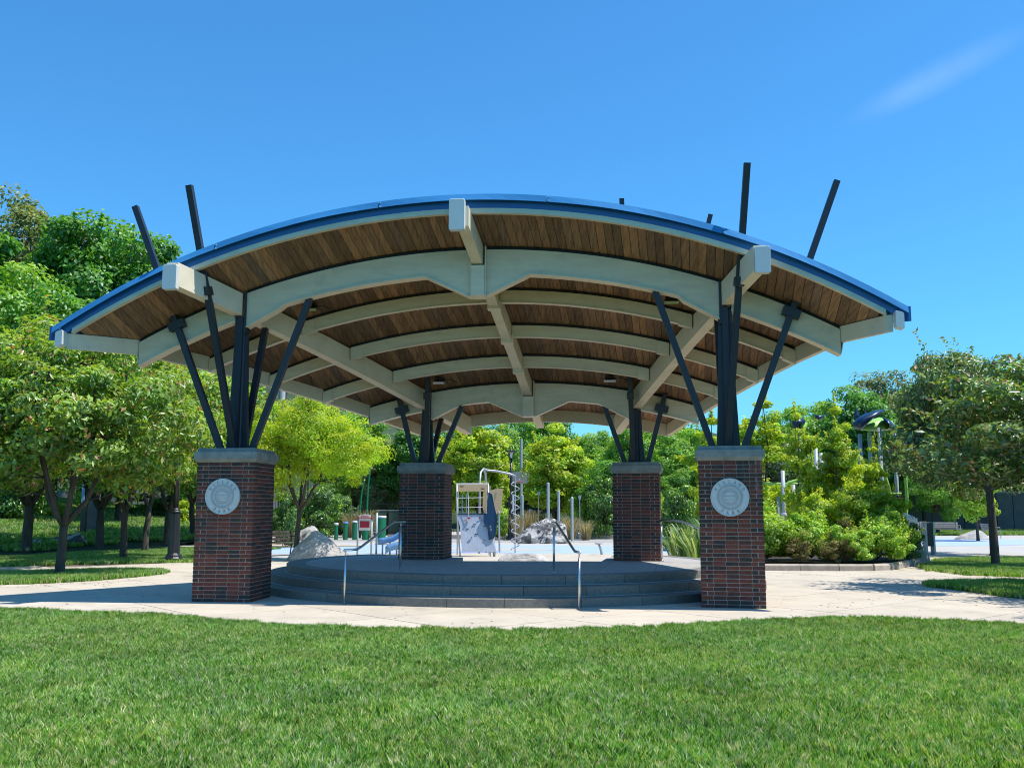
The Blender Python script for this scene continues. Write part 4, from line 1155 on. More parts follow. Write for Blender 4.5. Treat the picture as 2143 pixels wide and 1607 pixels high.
def clump_centres(lobes, n, rng, shell=.55):
    out = []
    vol = np.array([l[3] * l[4] * l[5] for l in lobes]); pr = vol / vol.sum()
    while len(out) < n:
        l = lobes[rng.choice(len(lobes), p=pr)]
        d = rng.normal(0, 1, 3); d /= np.linalg.norm(d)
        r = (shell + (1 - shell) * rng.uniform()) if rng.uniform() < .8 else rng.uniform(.1, shell)
        p = np.array(l[:3]) + d * r * np.array(l[3:6])
        out.append(p)
    return np.array(out)

def make_tree(name, lobes, nclump, cr, nleaf, lsize, aspect, leafm, barkm, trunk, seed, fork_h, nlimb=5, tr=.12, droop=.3, spray=0, hi_rnd=0.0, extra_stems=0):
    """returns (crown mesh, trunk mesh, limb meshes) in local coordinates, base at origin"""
    rng = np.random.default_rng(seed)
    Cc = clump_centres(lobes, nclump, rng)
    cen = np.mean([l[:3] for l in lobes], axis=0)
    per = rng.multinomial(nleaf, rng.dirichlet(np.ones(len(Cc)) * 6))
    PP = []; NN = []; RN = []
    for c_, k in zip(Cc, per):
        if k == 0: continue
        q = rng.normal(0, 1, (k, 3)); q /= np.linalg.norm(q, axis=1)[:, None]
        rad = cr * rng.uniform(.7, 1.3) * rng.uniform(.35, 1, k) ** .6
        sc_ = np.array([1.15, 1.15, .72])
        PP.append(c_ + q * rad[:, None] * sc_)
        od = (c_ - cen); od = od / (np.linalg.norm(od) + 1e-6)
        NN.append(q * .9 + od * .5 + np.array([0, 0, .45]))
        base = rng.uniform(-.18, .18)
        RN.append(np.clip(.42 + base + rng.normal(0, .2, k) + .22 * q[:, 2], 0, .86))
    P = np.concatenate(PP); N = np.concatenate(NN); R = np.concatenate(RN)
    if hi_rnd:
        tip = rng.uniform(0, 1, len(R)) < hi_rnd
        R[tip] = rng.uniform(.9, 1, tip.sum())
    if spray:       # loose twigs sticking out of the outline
        SP = []; SN = []
        for _ in range(spray):
            c_ = Cc[rng.integers(len(Cc))]; d = c_ - cen; d[2] = abs(d[2]) * 1.1 + .2; d /= np.linalg.norm(d)
            L_ = rng.uniform(.5, 1.15) * cr * 2.0
            kk = int(10 + L_ * 26); t = rng.uniform(.2, 1, kk)
            bend = np.array([0, 0, .25]) * (t[:, None] ** 2) * L_
            SP.append(c_ + d * t[:, None] * L_ + bend + rng.normal(0, .045, (kk, 3))); SN.append(np.tile(d * .2 + np.array([0, 0, .6]), (kk, 1)))
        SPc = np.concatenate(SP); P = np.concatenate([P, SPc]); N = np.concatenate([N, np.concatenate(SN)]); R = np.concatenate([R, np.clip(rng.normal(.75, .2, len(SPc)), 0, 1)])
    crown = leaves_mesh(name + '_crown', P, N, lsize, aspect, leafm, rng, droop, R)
    # trunk and limbs
    tm = MB(); f = Vector((trunk[0], trunk[1], fork_h))
    pts = [Vector((0, 0, -.05)), Vector((0, 0, .12)), Vector((f.x * .3 + rng.uniform(-.03, .03), f.y * .3, fork_h * .4)), Vector((f.x * .75, f.y * .75 + rng.uniform(-.03, .03), fork_h * .75)), f]
    tm.tube(pts, [tr * 1.45, tr * 1.12, tr, tr * .92, tr * .85], 10)
    trunk_me = tm.mesh(name + '_trunk', barkm, True)
    limbs = []
    az0 = rng.uniform(0, 2 * PI)
    groups = [[] for _ in range(nlimb)]
    for c_ in Cc:
        a = (math.atan2(c_[1] - f.y, c_[0] - f.x) - az0) % (2 * PI)
        groups[int(a / (2 * PI) * nlimb) % nlimb].append(c_)
    lm = MB()
    for g_ in groups:
        if not g_: continue
        g_ = sorted(g_, key=lambda c_: c_[2]); m_ = Vector(np.mean(g_, axis=0)); top = Vector(g_[-1])
        p0 = f - Vector((0, 0, rng.uniform(0, .25) * fork_h * .3)); p1 = f.lerp(m_, .35) + Vector((0, 0, -.08 * (m_ - f).length)); p2 = m_; p3 = top
        path = []
        for t in np.linspace(0, 1, 9):
            t = float(t); b_ = p0 * (1 - t) ** 3 + p1 * 3 * t * (1 - t) ** 2 + p2 * 3 * t * t * (1 - t) + p3 * t ** 3
            b_ += Vector(rng.normal(0, .02 * (m_ - f).length * .5, 3)) * (0 < t < 1)
            path.append(b_)
        lm.tube(path, [tr * .62 * (1 - .85 * i / 8) + .006 for i in range(9)], 7)
        for c_ in g_[::max(1, len(g_) // 9)]:
            c_ = Vector(c_); j = min(range(1, 8), key=lambda q: (path[q] - c_).length + (0.6 if path[q].z > c_.z else 0))
            a = path[j]; mid = a.lerp(c_, .5) + Vector((0, 0, -.06 * (c_ - a).length)) + Vector(rng.normal(0, .04, 3))
            lm.tube([a, mid, c_], [tr * .2, tr * .12, .005], 5)
    limb_me = lm.mesh(name + '_limbs', barkm, True)
    return crown, trunk_me, limb_me

TT = {}
def tmpl(key, height, *a, **k):
    TT[key] = (height,) + make_tree(key, *a, **k)
# (x, y, z, rx, ry, rz) lobes
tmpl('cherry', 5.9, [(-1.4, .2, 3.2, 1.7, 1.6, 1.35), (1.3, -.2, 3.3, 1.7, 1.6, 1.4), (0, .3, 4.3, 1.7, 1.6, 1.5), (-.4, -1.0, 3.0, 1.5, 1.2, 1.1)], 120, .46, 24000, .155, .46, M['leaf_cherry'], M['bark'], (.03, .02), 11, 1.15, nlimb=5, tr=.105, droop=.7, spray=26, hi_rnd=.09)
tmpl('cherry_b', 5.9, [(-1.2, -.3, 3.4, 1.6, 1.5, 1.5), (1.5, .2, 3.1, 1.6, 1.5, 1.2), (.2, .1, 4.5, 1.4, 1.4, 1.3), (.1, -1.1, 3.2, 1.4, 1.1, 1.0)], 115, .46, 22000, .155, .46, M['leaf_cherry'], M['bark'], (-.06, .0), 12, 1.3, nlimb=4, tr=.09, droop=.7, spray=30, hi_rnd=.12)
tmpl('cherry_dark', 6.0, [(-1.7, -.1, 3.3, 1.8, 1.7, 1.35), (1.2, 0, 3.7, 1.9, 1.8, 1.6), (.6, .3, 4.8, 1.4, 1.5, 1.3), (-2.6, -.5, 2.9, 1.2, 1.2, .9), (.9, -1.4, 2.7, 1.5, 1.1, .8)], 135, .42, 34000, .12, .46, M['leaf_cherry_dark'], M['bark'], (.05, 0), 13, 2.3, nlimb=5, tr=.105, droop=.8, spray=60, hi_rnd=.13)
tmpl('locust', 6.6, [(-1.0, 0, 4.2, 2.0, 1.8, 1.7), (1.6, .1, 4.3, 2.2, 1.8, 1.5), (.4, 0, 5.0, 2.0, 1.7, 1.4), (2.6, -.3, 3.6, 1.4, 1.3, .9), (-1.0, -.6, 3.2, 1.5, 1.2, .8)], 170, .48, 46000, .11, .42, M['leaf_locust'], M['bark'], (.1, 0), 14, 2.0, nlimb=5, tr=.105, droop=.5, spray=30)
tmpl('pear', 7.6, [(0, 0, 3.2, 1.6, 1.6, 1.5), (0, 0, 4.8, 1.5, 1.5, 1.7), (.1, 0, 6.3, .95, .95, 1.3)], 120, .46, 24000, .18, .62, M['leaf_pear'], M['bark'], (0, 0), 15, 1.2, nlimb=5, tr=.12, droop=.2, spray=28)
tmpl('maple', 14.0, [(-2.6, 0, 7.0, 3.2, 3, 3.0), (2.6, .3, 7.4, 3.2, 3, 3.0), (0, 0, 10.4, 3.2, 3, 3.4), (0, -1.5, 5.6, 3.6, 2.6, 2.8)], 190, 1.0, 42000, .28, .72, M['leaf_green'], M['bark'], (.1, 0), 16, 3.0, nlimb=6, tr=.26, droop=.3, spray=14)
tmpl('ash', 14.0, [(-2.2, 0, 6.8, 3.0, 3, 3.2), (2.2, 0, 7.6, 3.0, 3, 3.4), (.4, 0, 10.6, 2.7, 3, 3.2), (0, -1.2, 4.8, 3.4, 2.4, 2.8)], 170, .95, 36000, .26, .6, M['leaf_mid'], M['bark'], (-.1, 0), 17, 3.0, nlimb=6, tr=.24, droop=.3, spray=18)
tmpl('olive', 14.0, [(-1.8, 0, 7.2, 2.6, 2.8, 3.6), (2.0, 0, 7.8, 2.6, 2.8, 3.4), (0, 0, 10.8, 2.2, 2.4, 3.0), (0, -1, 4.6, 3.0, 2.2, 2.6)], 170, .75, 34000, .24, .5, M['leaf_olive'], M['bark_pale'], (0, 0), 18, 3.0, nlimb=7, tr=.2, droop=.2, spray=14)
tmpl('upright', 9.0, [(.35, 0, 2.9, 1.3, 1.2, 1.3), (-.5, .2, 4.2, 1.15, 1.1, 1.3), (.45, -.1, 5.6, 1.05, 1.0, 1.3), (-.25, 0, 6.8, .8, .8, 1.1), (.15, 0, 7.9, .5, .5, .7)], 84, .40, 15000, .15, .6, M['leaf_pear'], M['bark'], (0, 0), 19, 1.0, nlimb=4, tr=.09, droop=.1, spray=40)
NAMES = {'cherry': 'cherry_tree', 'cherry_b': 'cherry_tree', 'cherry_dark': 'cherry_tree', 'locust': 'locust_tree', 'pear': 'pear_tree', 'maple': 'maple_tree', 'ash': 'ash_tree', 'olive': 'oak_tree', 'upright': 'young_tree'}
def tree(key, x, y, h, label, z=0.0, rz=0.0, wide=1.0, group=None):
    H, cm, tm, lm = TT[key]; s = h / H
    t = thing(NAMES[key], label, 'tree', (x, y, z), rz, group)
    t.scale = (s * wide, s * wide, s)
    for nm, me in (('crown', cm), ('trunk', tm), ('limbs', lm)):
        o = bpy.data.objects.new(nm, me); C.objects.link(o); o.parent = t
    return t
def treepx(key, px, y, pytop, label, z=0.0, rz=0.0, wide=1.0, group=None):
    top = at(px, pytop, y).z
    return tree(key, at(px, 1064, y).x, y, top - z, label, z, rz, wide, group)
G1 = 'row of cherry trees along the walk'
treepx('cherry', 133, 22.6, 668, 'cherry tree with low forked trunk standing alone on the small grass island', rz=.3, wide=.96)
treepx('cherry_b', 263, 30.0, 716, 'cherry tree with pale scarred fork on the shaded lawn behind the island', rz=1.9, wide=1.0, group=G1)
treepx('cherry', 213, 35.3, 700, 'slender cherry tree standing beside the leaning grey slab', rz=2.8, group=G1)
treepx('cherry_b', 308, 35.4, 730, 'cherry tree between the scarred fork tree and the tall lamp post', rz=4.2, group=G1)
treepx('cherry', 352, 40.5, 760, 'cherry tree with low fork right behind the tall lamp post', rz=5.3, wide=1.05, group=G1)
treepx('cherry_b', 405, 46, 770, 'cherry tree hidden behind the left front brick pillar', rz=.9, wide=1.1, group=G1)
treepx('cherry_b', -110, 24.5, 640, 'cherry tree at the left border with reddish shoot tips over the walk', rz=3.4, wide=1.1)
treepx('cherry', 60, 33.5, 640, 'cherry tree crown with bronze tips behind the flat white plaque', rz=1.2, wide=1.1)
treepx('cherry_b', 480, 44, 790, 'cherry tree filling the gap left of the yellow locust', rz=2.2, wide=1.0)
# wooded slope on the left
G2 = 'tall trees on the wooded slope at left'
treepx('olive', 5, 78, 392, 'tall thin grey green tree at the upper left corner of the wood', z=3, rz=.5, wide=.95, group=G2)
treepx('maple', 170, 66, 436, 'tall rich green maple behind the left posts with rounded top', z=2.5, rz=1.0, wide=.86, group=G2)
treepx('maple', 262, 70, 470, 'green maple right of the tallest maple touching the roof corner', z=2.5, rz=2.6, wide=.72, group=G2)
treepx('ash', -10, 58, 520, 'dark mid green tree below the grey green tree at the left border', z=2, rz=3.1, wide=1.0, group=G2)
treepx('maple', 110, 56, 600, 'dark green maple under the tallest maple beside the bronze cherry', z=1.5, rz=4.1, wide=1.0, group=G2)
treepx('ash', 250, 52, 640, 'bright green tree under the left corner of the blue roof', z=0, rz=5.0, wide=1.05, group=G2)
treepx('ash', 360, 60, 660, 'mid green tree showing between the canopy corner and the struts', z=0, rz=.7, wide=1.05, group=G2)
treepx('maple', 450, 64, 730, 'dark maple seen between the left struts under the canopy', z=0, rz=1.7, wide=1.0, group=G2)
treepx('maple', -120, 74, 460, 'big maple beyond the left border of the wood', z=3, rz=2.7, group=G2)
treepx('olive', 60, 84, 470, 'pale twiggy tree behind the tall maple on the slope', z=3, rz=4.4, wide=1.2, group=G2)
treepx('maple', 330, 82, 560, 'far maple peeping over the left roof edge', z=1, rz=3.9, wide=.8, group=G2)
# middle
treepx('locust', 622, 30.2, 812, 'bright yellow green locust tree beside the pale pointed boulder', rz=.0, wide=.93)
treepx('ash', 745, 66, 845, 'mid green tree behind the yellow locust right side', rz=1.1, wide=1.1)
treepx('maple', 868, 62, 872, 'dark green maple between the left rear struts', rz=2.4, wide=1.0)
treepx('olive', 812, 64, 915, 'grey leaved small tree left of the left rear pillar', rz=.4, wide=1.3)
G3 = 'yellow green pear trees behind the playground'
treepx('pear', 1003, 57, 868, 'yellow green pear tree right above the tan climber beam', rz=.5, wide=1.25, group=G3)
treepx('pear', 935, 60, 890, 'yellow green pear tree behind the left rear pillar', rz=2.2, wide=1.2, group=G3)
treepx('pear', 1163, 56, 886, 'yellow green pear tree behind the tall grey posts with dark trunk', rz=3.5, wide=1.3, group=G3)
treepx('ash', 1080, 84, 858, 'pale mid green tree behind the far black lamp post', rz=4.4, wide=1.0)
treepx('maple', 1150, 92, 856, 'dark maple on the slope behind the middle pear tree', rz=.2, wide=1.0)
treepx('ash', 1245, 74, 892, 'mid green tree right of the middle pear tree', rz=1.2, wide=1.05)
treepx('ash', 1330, 62, 872, 'leafy tree rising between the right rear struts', rz=2.9, wide=1.1)
treepx('maple', 1290, 55, 962, 'low dark broad tree left of the right rear pillar', rz=3.3, wide=1.5)
treepx('ash', 1425, 60, 880, 'mid green tree between the right rear and right front pillars', rz=4.6, wide=1.1)
treepx('maple', 1440, 46, 985, 'dark low tree behind the strappy plants', rz=5.5, wide=1.4)
treepx('maple', 980, 96, 880, 'far dark maple on the slope over the left pear tree', rz=2.0, wide=1.3)
treepx('maple', 1400, 98, 868, 'far dark maple on the slope over the right rear pillar', rz=1.0, wide=1.3)
# right
G4 = 'upright yellow green trees behind the planter'
treepx('upright', 1575, 40, 812, 'upright yellow green tree right behind the right front column', rz=.4, wide=1.5, group=G4)
treepx('upright', 1500, 46, 850, 'upright yellow green tree left of the right front column', rz=1.9, wide=1.6, group=G4)
treepx('upright', 1688, 33.5, 838, 'upright yellow green tree growing through the play tower, nearer left one', rz=2.8, wide=.85, group=G4)
treepx('upright', 1762, 33.0, 826, 'upright yellow green tree in front of the leaf shaped roofs', rz=4.4, wide=.95, group=G4)
treepx('upright', 1822, 34.5, 915, 'upright yellow green tree before the right posts of the play tower', rz=.9, wide=1.1, group=G4)
treepx('ash', 1640, 68, 842, 'mid green tree behind the blue shelter roof', rz=.9, wide=1.0)
treepx('ash', 1720, 84, 826, 'distant mid green tree over the play tower', rz=2.0, wide=1.1)
treepx('olive', 1640, 58, 900, 'brownish twiggy tree behind the blue shelter roof', rz=3.0, wide=1.5)
treepx('maple', 1800, 74, 806, 'dark green tree behind the leaf shaped roofs', rz=3.4, wide=1.0)
treepx('olive', 1856, 80, 766, 'tall pale tree with wispy top right of the leaf shaped roofs', rz=4.4, wide=1.2)
treepx('ash', 1935, 76, 796, 'mid green tree left of the dark right hand cherry', rz=5.2, wide=1.1)
treepx('maple', 2010, 88, 800, 'green maple behind the dark right hand cherry', rz=.2, wide=1.2)
treepx('ash', 2120, 80, 740, 'bright green tree at the right border behind the cherry', rz=1.2, wide=1.3)
tree('cherry_dark', 13.56, 27.2, 6.4, 'dark leaved cherry tree with straight black trunk right of the paved walk', rz=2.5, wide=.95)
tree('cherry_dark', 13.3, 19.4, 6.2, 'dark cherry tree at the right border with long bough over the walk', rz=-.15, wide=1.3)
tree('cherry_dark', 11.5, 15.4, 5.2, 'dark cherry tree just outside the right border shading the walk', rz=1.1, wide=1.1)
treepx('cherry_dark', 2075, 34, 790, 'dark cherry tree behind the black trunk near the benches', rz=2.3, wide=1.15)
treepx('pear', 2043, 50.6, 940, 'young thin tree with pale trunk beside the flat rock', rz=.8, wide=1.1)
treepx('ash', 1960, 64, 900, 'leafy tree behind the long bench', rz=.8, wide=1.0)

# ---- shrubs
def shrub_mesh(key, lobes, ncl, cr, nleaf, ls, asp, m_, seed, spray=0, droop=.2, H=1.5):
    c_, t_, l_ = make_tree(key, lobes, ncl, cr, nleaf, ls, asp, m_, M['bark'], (0, 0), seed, .12, nlimb=6, tr=.02, droop=droop, spray=spray)
    TT[key] = (H, c_, t_, l_)
shrub_mesh('sh_yellow', [(0, 0, .75, .9, .7, .7), (.5, .1, .6, .7, .6, .55), (-.5, -.1, .6, .7, .6, .55)], 70, .2, 10000, .075, .62, M['leaf_shrub'], 31, spray=34)
shrub_mesh('sh_tall', [(0, 0, 1.0, .7, .7, .95), (.4, 0, 1.7, .5, .5, .6), (-.4, 0, 1.5, .55, .5, .6), (.05, .1, 2.0, .35, .35, .35)], 70, .2, 10000, .085, .62, M['leaf_pear'], 32, spray=40, H=2.4)
shrub_mesh('sh_bronze', [(0, 0, .6, .8, .6, .6), (.4, 0, .5, .6, .6, .5)], 55, .17, 7500, .055, .6, M['leaf_bronze'], 33, spray=20)
shrub_mesh('sh_dark', [(0, 0, .8, .85, .7, .75), (.3, 0, 1.0, .6, .6, .6)], 70, .22, 10000, .075, .55, M['leaf_hedge'], 34, spray=16)
def shrub(key, x, y, w, h, label, rz=0.0, z=0.0, group=None, name='shrub'):
    H, cm, tm, lm = TT[key]
    t = thing(name, label, 'shrub', (x, y, z), rz, group)
    t.scale = (w / 2.3, w / 2.3, h / H)
    for nm, me in (('foliage', cm), ('stems', lm)):
        o = bpy.data.objects.new(nm, me); C.objects.link(o); o.parent = t
    return t
G5 = 'shrubs in the stone edged planter'
PZ = .17
for (key, x, y, w, h, lab, rz) in [
    ('sh_yellow', 6.95, 26.6, 2.1, 1.35, 'yellow green shrub against the right front brick pillar', .2),
    ('sh_bronze', 7.75, 26.3, 1.5, 1.05, 'bronze leaved low shrub near the left end of the planter curb', 1.0),
    ('sh_yellow', 8.25, 26.9, 2.0, 1.45, 'yellow green shrub between the two bronze shrubs', 2.1),
    ('sh_bronze', 8.75, 26.2, 1.5, 1.0, 'bronze leaved low shrub at the middle of the planter curb', 3.0),
    ('sh_yellow', 9.35, 26.4, 1.7, .95, 'low leafy yellow green shrub spilling toward the planter curb', 4.2),
    ('sh_yellow', 9.95, 26.6, 1.9, 1.2, 'yellow green shrub at the right corner of the planter', 5.1),
    ('sh_tall', 9.85, 27.8, 2.1, 2.3, 'tall loose shrub with open shoots under the green arch', .6),
    ('sh_tall', 8.9, 28.2, 1.8, 2.0, 'tall loose shrub in the middle of the planter', 1.6),
    ('sh_tall', 10.9, 28.4, 1.9, 2.1, 'tall loose shrub beside the green slide panel', 2.6),
    ('sh_yellow', 7.3, 28.2, 2.4, 1.7, 'broad yellow green shrub at the back left of the planter', 3.2),
    ('sh_yellow', 10.6, 27.2, 1.9, 1.5, 'yellow green shrub above the planter corner rock', 4.0),
    ('sh_dark', 11.45, 28.0, 1.1, 1.0, 'small dark shrub beside the brown planter rock', 4.6),
    ('sh_bronze', 9.2, 27.2, 1.8, 1.5, 'bronze tinted twiggy shrub in the middle of the planter', 5.6),
    ('sh_tall', 6.2, 29.5, 2.0, 2.6, 'tall shrub behind the right front pillar edge', 5.9)]:
    shrub(key, x, y - .2, w, h, lab, rz, PZ, G5)
G6 = 'shrubs round the playground'
for (key, px, y, w, h, lab, rz) in [
    ('sh_dark', 652, 51.5, 4.2, 2.7, 'big dark glossy shrub behind the pale pointed boulder', .3),
    ('sh_dark', 600, 40, 2.2, 2.2, 'dark glossy shrub behind the locust trunk', 1.5),
    ('sh_dark', 716, 55, 2.6, 2.3, 'dark glossy shrub left of the green drum posts', 2.2),
    ('sh_yellow', 1042, 51, 2.6, 1.9, 'green shrub under the tan shield panel', .7),
    ('sh_yellow', 1218, 54, 2.2, 2.5, 'upright green shrub right of the grey posts', 2.0),
    ('sh_bronze', 1120, 57, 3.0, 2.0, 'bronze low shrub behind the striped boulder', 3.1),
    ('sh_dark', 1262, 53, 3.4, 3.2, 'large dark shrub left of the right rear pillar', 4.0),
    ('sh_dark', 1425, 38, 3.0, 2.4, 'dark shrub behind the stainless handrail at right', 5.0),
    ('sh_dark', 20, 47, 4.5, 3.6, 'dense green shrub under the trees at the left border', .2),
    ('sh_tall', 100, 52, 3.0, 2.2, 'weedy green shrub in front of the pale wall at left', 1.2),
    ('sh_dark', 320, 60, 5.5, 2.4, 'dark shrub mass behind the cherry trunks', 2.2),
    ('sh_tall', 385, 56, 2.6, 2.2, 'sunlit green shrub left of the left front pillar', 3.0),
    ('sh_dark', 890, 56, 3.2, 3.4, 'dark shrub behind the left rear pillar', 4.1),
    ('sh_yellow', 1385, 40, 2.0, 2.2, 'green shrub between the right rear pillar and the dark shrub', 4.4)]:
    p = at(px, 1064, y)
    shrub(key, p.x, y, w, h, lab, rz, 0, G6)
# dry ornamental grasses
def grass_clump(name, label, x, y, h, r, matl, n, seed, wid=.012, z=0.0, stiff=.5, cat='ornamental grass', group=None):
    rng = np.random.default_rng(seed); mb = MB(); rn = []
    for i in range(n):
        a = rng.uniform(0, 2 * PI); rr_ = rng.uniform(0, r * .35); hh = h * rng.uniform(.6, 1.05); le = rng.uniform(.1, 1) * r * stiff * 2
        x0, y0 = math.cos(a) * rr_, math.sin(a) * rr_; w = wid * rng.uniform(.7, 1.3) / 2; b_ = rng.uniform(0, PI)
        dx, dy = math.cos(b_) * w, math.sin(b_) * w; ex, ey = math.cos(a) * le, math.sin(a) * le
        mb.add([(x0 - dx, y0 - dy, 0), (x0 + dx, y0 + dy, 0), (x0 + ex * .35 + dx, y0 + ey * .35 + dy, hh * .65), (x0 + ex * .35 - dx, y0 + ey * .35 - dy, hh * .65), (x0 + ex * .75 + dx * .6, y0 + ey * .75 + dy * .6, hh), (x0 + ex * .75 - dx * .6, y0 + ey * .75 - dy * .6, hh), (x0 + ex, y0 + ey, hh * .92)],
               [(0, 1, 2, 3), (3, 2, 4, 5), (5, 4, 6)])
        rn += [rng.uniform()] * 3
    me = mb.mesh(name, matl); at_ = me.attributes.new('rnd', 'FLOAT', 'FACE'); at_.data.foreach_set('value', rn)
    o = bpy.data.objects.new(name, me); C.objects.link(o); o.location = (x, y, z)
    return tag(o, label, cat, group)
G7 = 'dry ornamental grasses'
for i, (px, y, h, r, lab) in enumerate([(1080, 50, 1.3, .6, 'dry straw coloured grass behind the spiral climber'), (1225, 50.5, 1.0, .6, 'dry straw grass right of the striped boulder'), (1195, 51.5, 1.2, .6, 'dry straw grass behind the right end of the striped boulder'), (770, 53.5, 1.5, .8, 'dry straw grass behind the green drum posts'), (735, 54, 1.4, .7, 'small dry straw grass left of the red panel'), (1110, 53, 1.5, .7, 'dry straw grass between two grey posts')]):
    grass_clump('dry_grass', lab, at(px, 1064, y).x, y, h, r, M['straw'], 260, 60 + i, .02, group=G7)
for i, (x, y, h, lab) in enumerate([(5.0, 25.6, 1.2, 'strappy leaved plant behind the stainless handrail at right'), (5.55, 26.0, 1.35, 'strappy leaved plant touching the right front pillar edge'), (4.65, 26.3, 1.1, 'strappy leaved plant beside the right rear pillar')]):
    grass_clump('strap_leaf_plant', lab, x, y, h, .75, M['strap'], 95, 80 + i, .055, stiff=.65, cat='plant', group='strap leaved plants')
for i, (x, y) in enumerate([(4.75, 24.9), (5.35, 25.0), (5.75, 25.1)]):
    shrub('sh_yellow', x, y, .75, .38, ['small lime green plant at the foot of the strappy leaves, left one', 'small lime green plant in the middle below the strappy leaves', 'small lime green plant beside the right front pillar foot'][i], i * 1.3, 0, None, 'low_plant')
# ================================================================== ROCKS
def boulder(name, label, pts, x, y, z, matl, seed, rough_=.12, group=None, sub=3, cat='rock'):
    """hull of control points (local), subdivided and roughened with ridged noise"""
    from mathutils import noise
    import bmesh
    bm = bmesh.new()
    for p in pts: bm.verts.new(p)
    r_ = bmesh.ops.convex_hull(bm, input=bm.verts)
    bmesh.ops.delete(bm, geom=[v for v in bm.verts if not v.link_faces], context='VERTS')
    bmesh.ops.triangulate(bm, faces=bm.faces)
    for _ in range(sub):
        bmesh.ops.subdivide_edges(bm, edges=bm.edges, cuts=1, use_grid_fill=True, smooth=.12)
    bm.normal_update()
    ext = max(max(abs(c_) for c_ in p) for p in pts)
    for v in bm.verts:
        q = v.co * (2.4 / ext) + Vector((seed, seed * .7, 0))
        n_ = noise.noise(q) + .5 * abs(noise.noise(q * 2.3)) + .28 * noise.noise(q * 5) + .15 * noise.noise(q * 11)
        v.co += v.normal * n_ * rough_ * ext
        if v.co.z < -.1: v.co.z = -.1
    me = bpy.data.meshes.new(name); bm.to_mesh(me); bm.free(); me.materials.append(matl)
    o = bpy.data.objects.new(name, me); C.objects.link(o); o.location = (x, y, z)
    return tag(o, label, cat, group)
boulder('boulder', 'pale pointed boulder beside the round stage in front of the locust', [(-.95, -.4, 0), (-.8, .5, 0), (.95, -.3, 0), (1.0, .4, 0), (.1, -.8, 0), (.1, .8, 0), (-.22, .05, .92), (-.1, .1, .93), (.25, -.2, .66), (-.65, -.1, .38), (.75, .0, .22), (0, -.55, .45)], -5.95, 30.0, -.03, M['rock'], 3, .05)
boulder('boulder', 'dark rounded boulder behind the pale pointed boulder', [(-.45, -.3, 0), (.5, -.3, 0), (.5, .4, 0), (-.4, .4, 0), (-.3, 0, .85), (.15, 0, .95), (.45, .1, .6)], -7.0, 33.5, 0, M['rock_dark'], 5, .07)
boulder('boulder', 'big black and white streaked boulder behind the stage', [(-1.25, -.6, 0), (-1.2, .7, 0), (1.2, -.6, 0), (1.25, .7, 0), (-.75, 0, .55), (-.25, -.2, .98), (.4, .1, 1.18), (1.0, 0, 1.05), (1.15, -.3, .8), (0, -.75, .4)], 1.38, 46.0, 0, M['rock_dark'], 8, .075)
boulder('rock', 'low flat pale rock just behind the stage', [(-.75, -.3, 0), (.8, -.3, 0), (.8, .35, 0), (-.75, .35, 0), (-.6, 0, .22), (.6, 0, .21), (0, -.2, .26)], .36, 30.1, -.02, M['rock'], 11, .05)
boulder('rock', 'small pale rock against the right rear pillar', [(-.35, -.2, 0), (.35, -.2, 0), (.3, .3, 0), (-.3, .3, 0), (-.05, 0, .28), (.2, 0, .3)], 3.35, 30.3, -.02, M['rock'], 13, .06)
boulder('rock', 'long dark rock behind the island cherry trunk', [(-.75, -.3, 0), (.75, -.3, 0), (.7, .3, 0), (-.7, .3, 0), (-.1, 0, .42), (.4, 0, .5), (-.5, 0, .3)], at(142, 1150, 37.2).x, 37.2, .16, M['rock_dark'], 15, .08)
boulder('rock', 'low dark rock left of the island cherry trunk', [(-.5, -.25, 0), (.5, -.25, 0), (.5, .25, 0), (-.5, .25, 0), (-.1, 0, .28), (.3, 0, .25)], at(66, 1152, 36.2).x, 36.2, .16, M['rock_dark'], 17, .08)
boulder('rock', 'brown standing rock at the right corner of the planter', [(-.32, -.3, 0), (.38, -.3, 0), (.35, .3, 0), (-.3, .3, 0), (-.2, 0, .75), (.1, 0, .78), (.28, 0, .35)], 11.85, 28.6, 0, M['curb'], 19, .07)
boulder('rock', 'flat tan rock at the foot of the thin pale tree', [(-.85, -.4, 0), (.9, -.4, 0), (.9, .4, 0), (-.8, .4, 0), (-.4, 0, .3), (.3, 0, .55), (.7, 0, .35)], 25.2, 53.0, 0, M['rock'], 21, .06)

# ================================================================== PLANTER
pl = thing('planter_curb', 'low tan stone curb edging the shrub planter at right', 'curb', (8, 25.5, 0))
path_ = [(4.35, 25.9), (5.0, 25.55), (5.7, 25.4), (6.5, 25.36), (7.5, 25.33), (8.5, 25.3), (9.4, 25.35), (9.95, 25.7), (10.5, 26.4), (11.1, 27.3), (11.5, 28.0)]
for i in range(len(path_) - 1):
    a, b_ = Vector((*path_[i], 0)), Vector((*path_[i + 1], 0)); d = (b_ - a); L_ = d.length; d.normalize(); nn = Vector((-d.y, d.x, 0))
    a = a - Vector((8, 25.5, 0)); secs = []
    for t in (.006, L_ * .5, L_ - .006):
        c_ = a + d * t
        secs.append([c_ - nn * .1 + Vector((0, 0, 0)), c_ + nn * .12 + Vector((0, 0, 0)), c_ + nn * .11 + Vector((0, 0, .16)), c_ + nn * .05 + Vector((0, 0, .185)), c_ - nn * .06 + Vector((0, 0, .185)), c_ - nn * .1 + Vector((0, 0, .14))])
    MB().loft(secs).build('curb_stone', M['curb'], pl)
sheet('planter_soil', path_ + [(11.9, 29), (11.2, 31.5), (6, 31.8), (4.3, 30)], .15, M['soil'], thick=.14)
cb = thing('bed_edging', 'long low pale stone edging behind the playground floor', 'curb', (0, 52.5, 0))
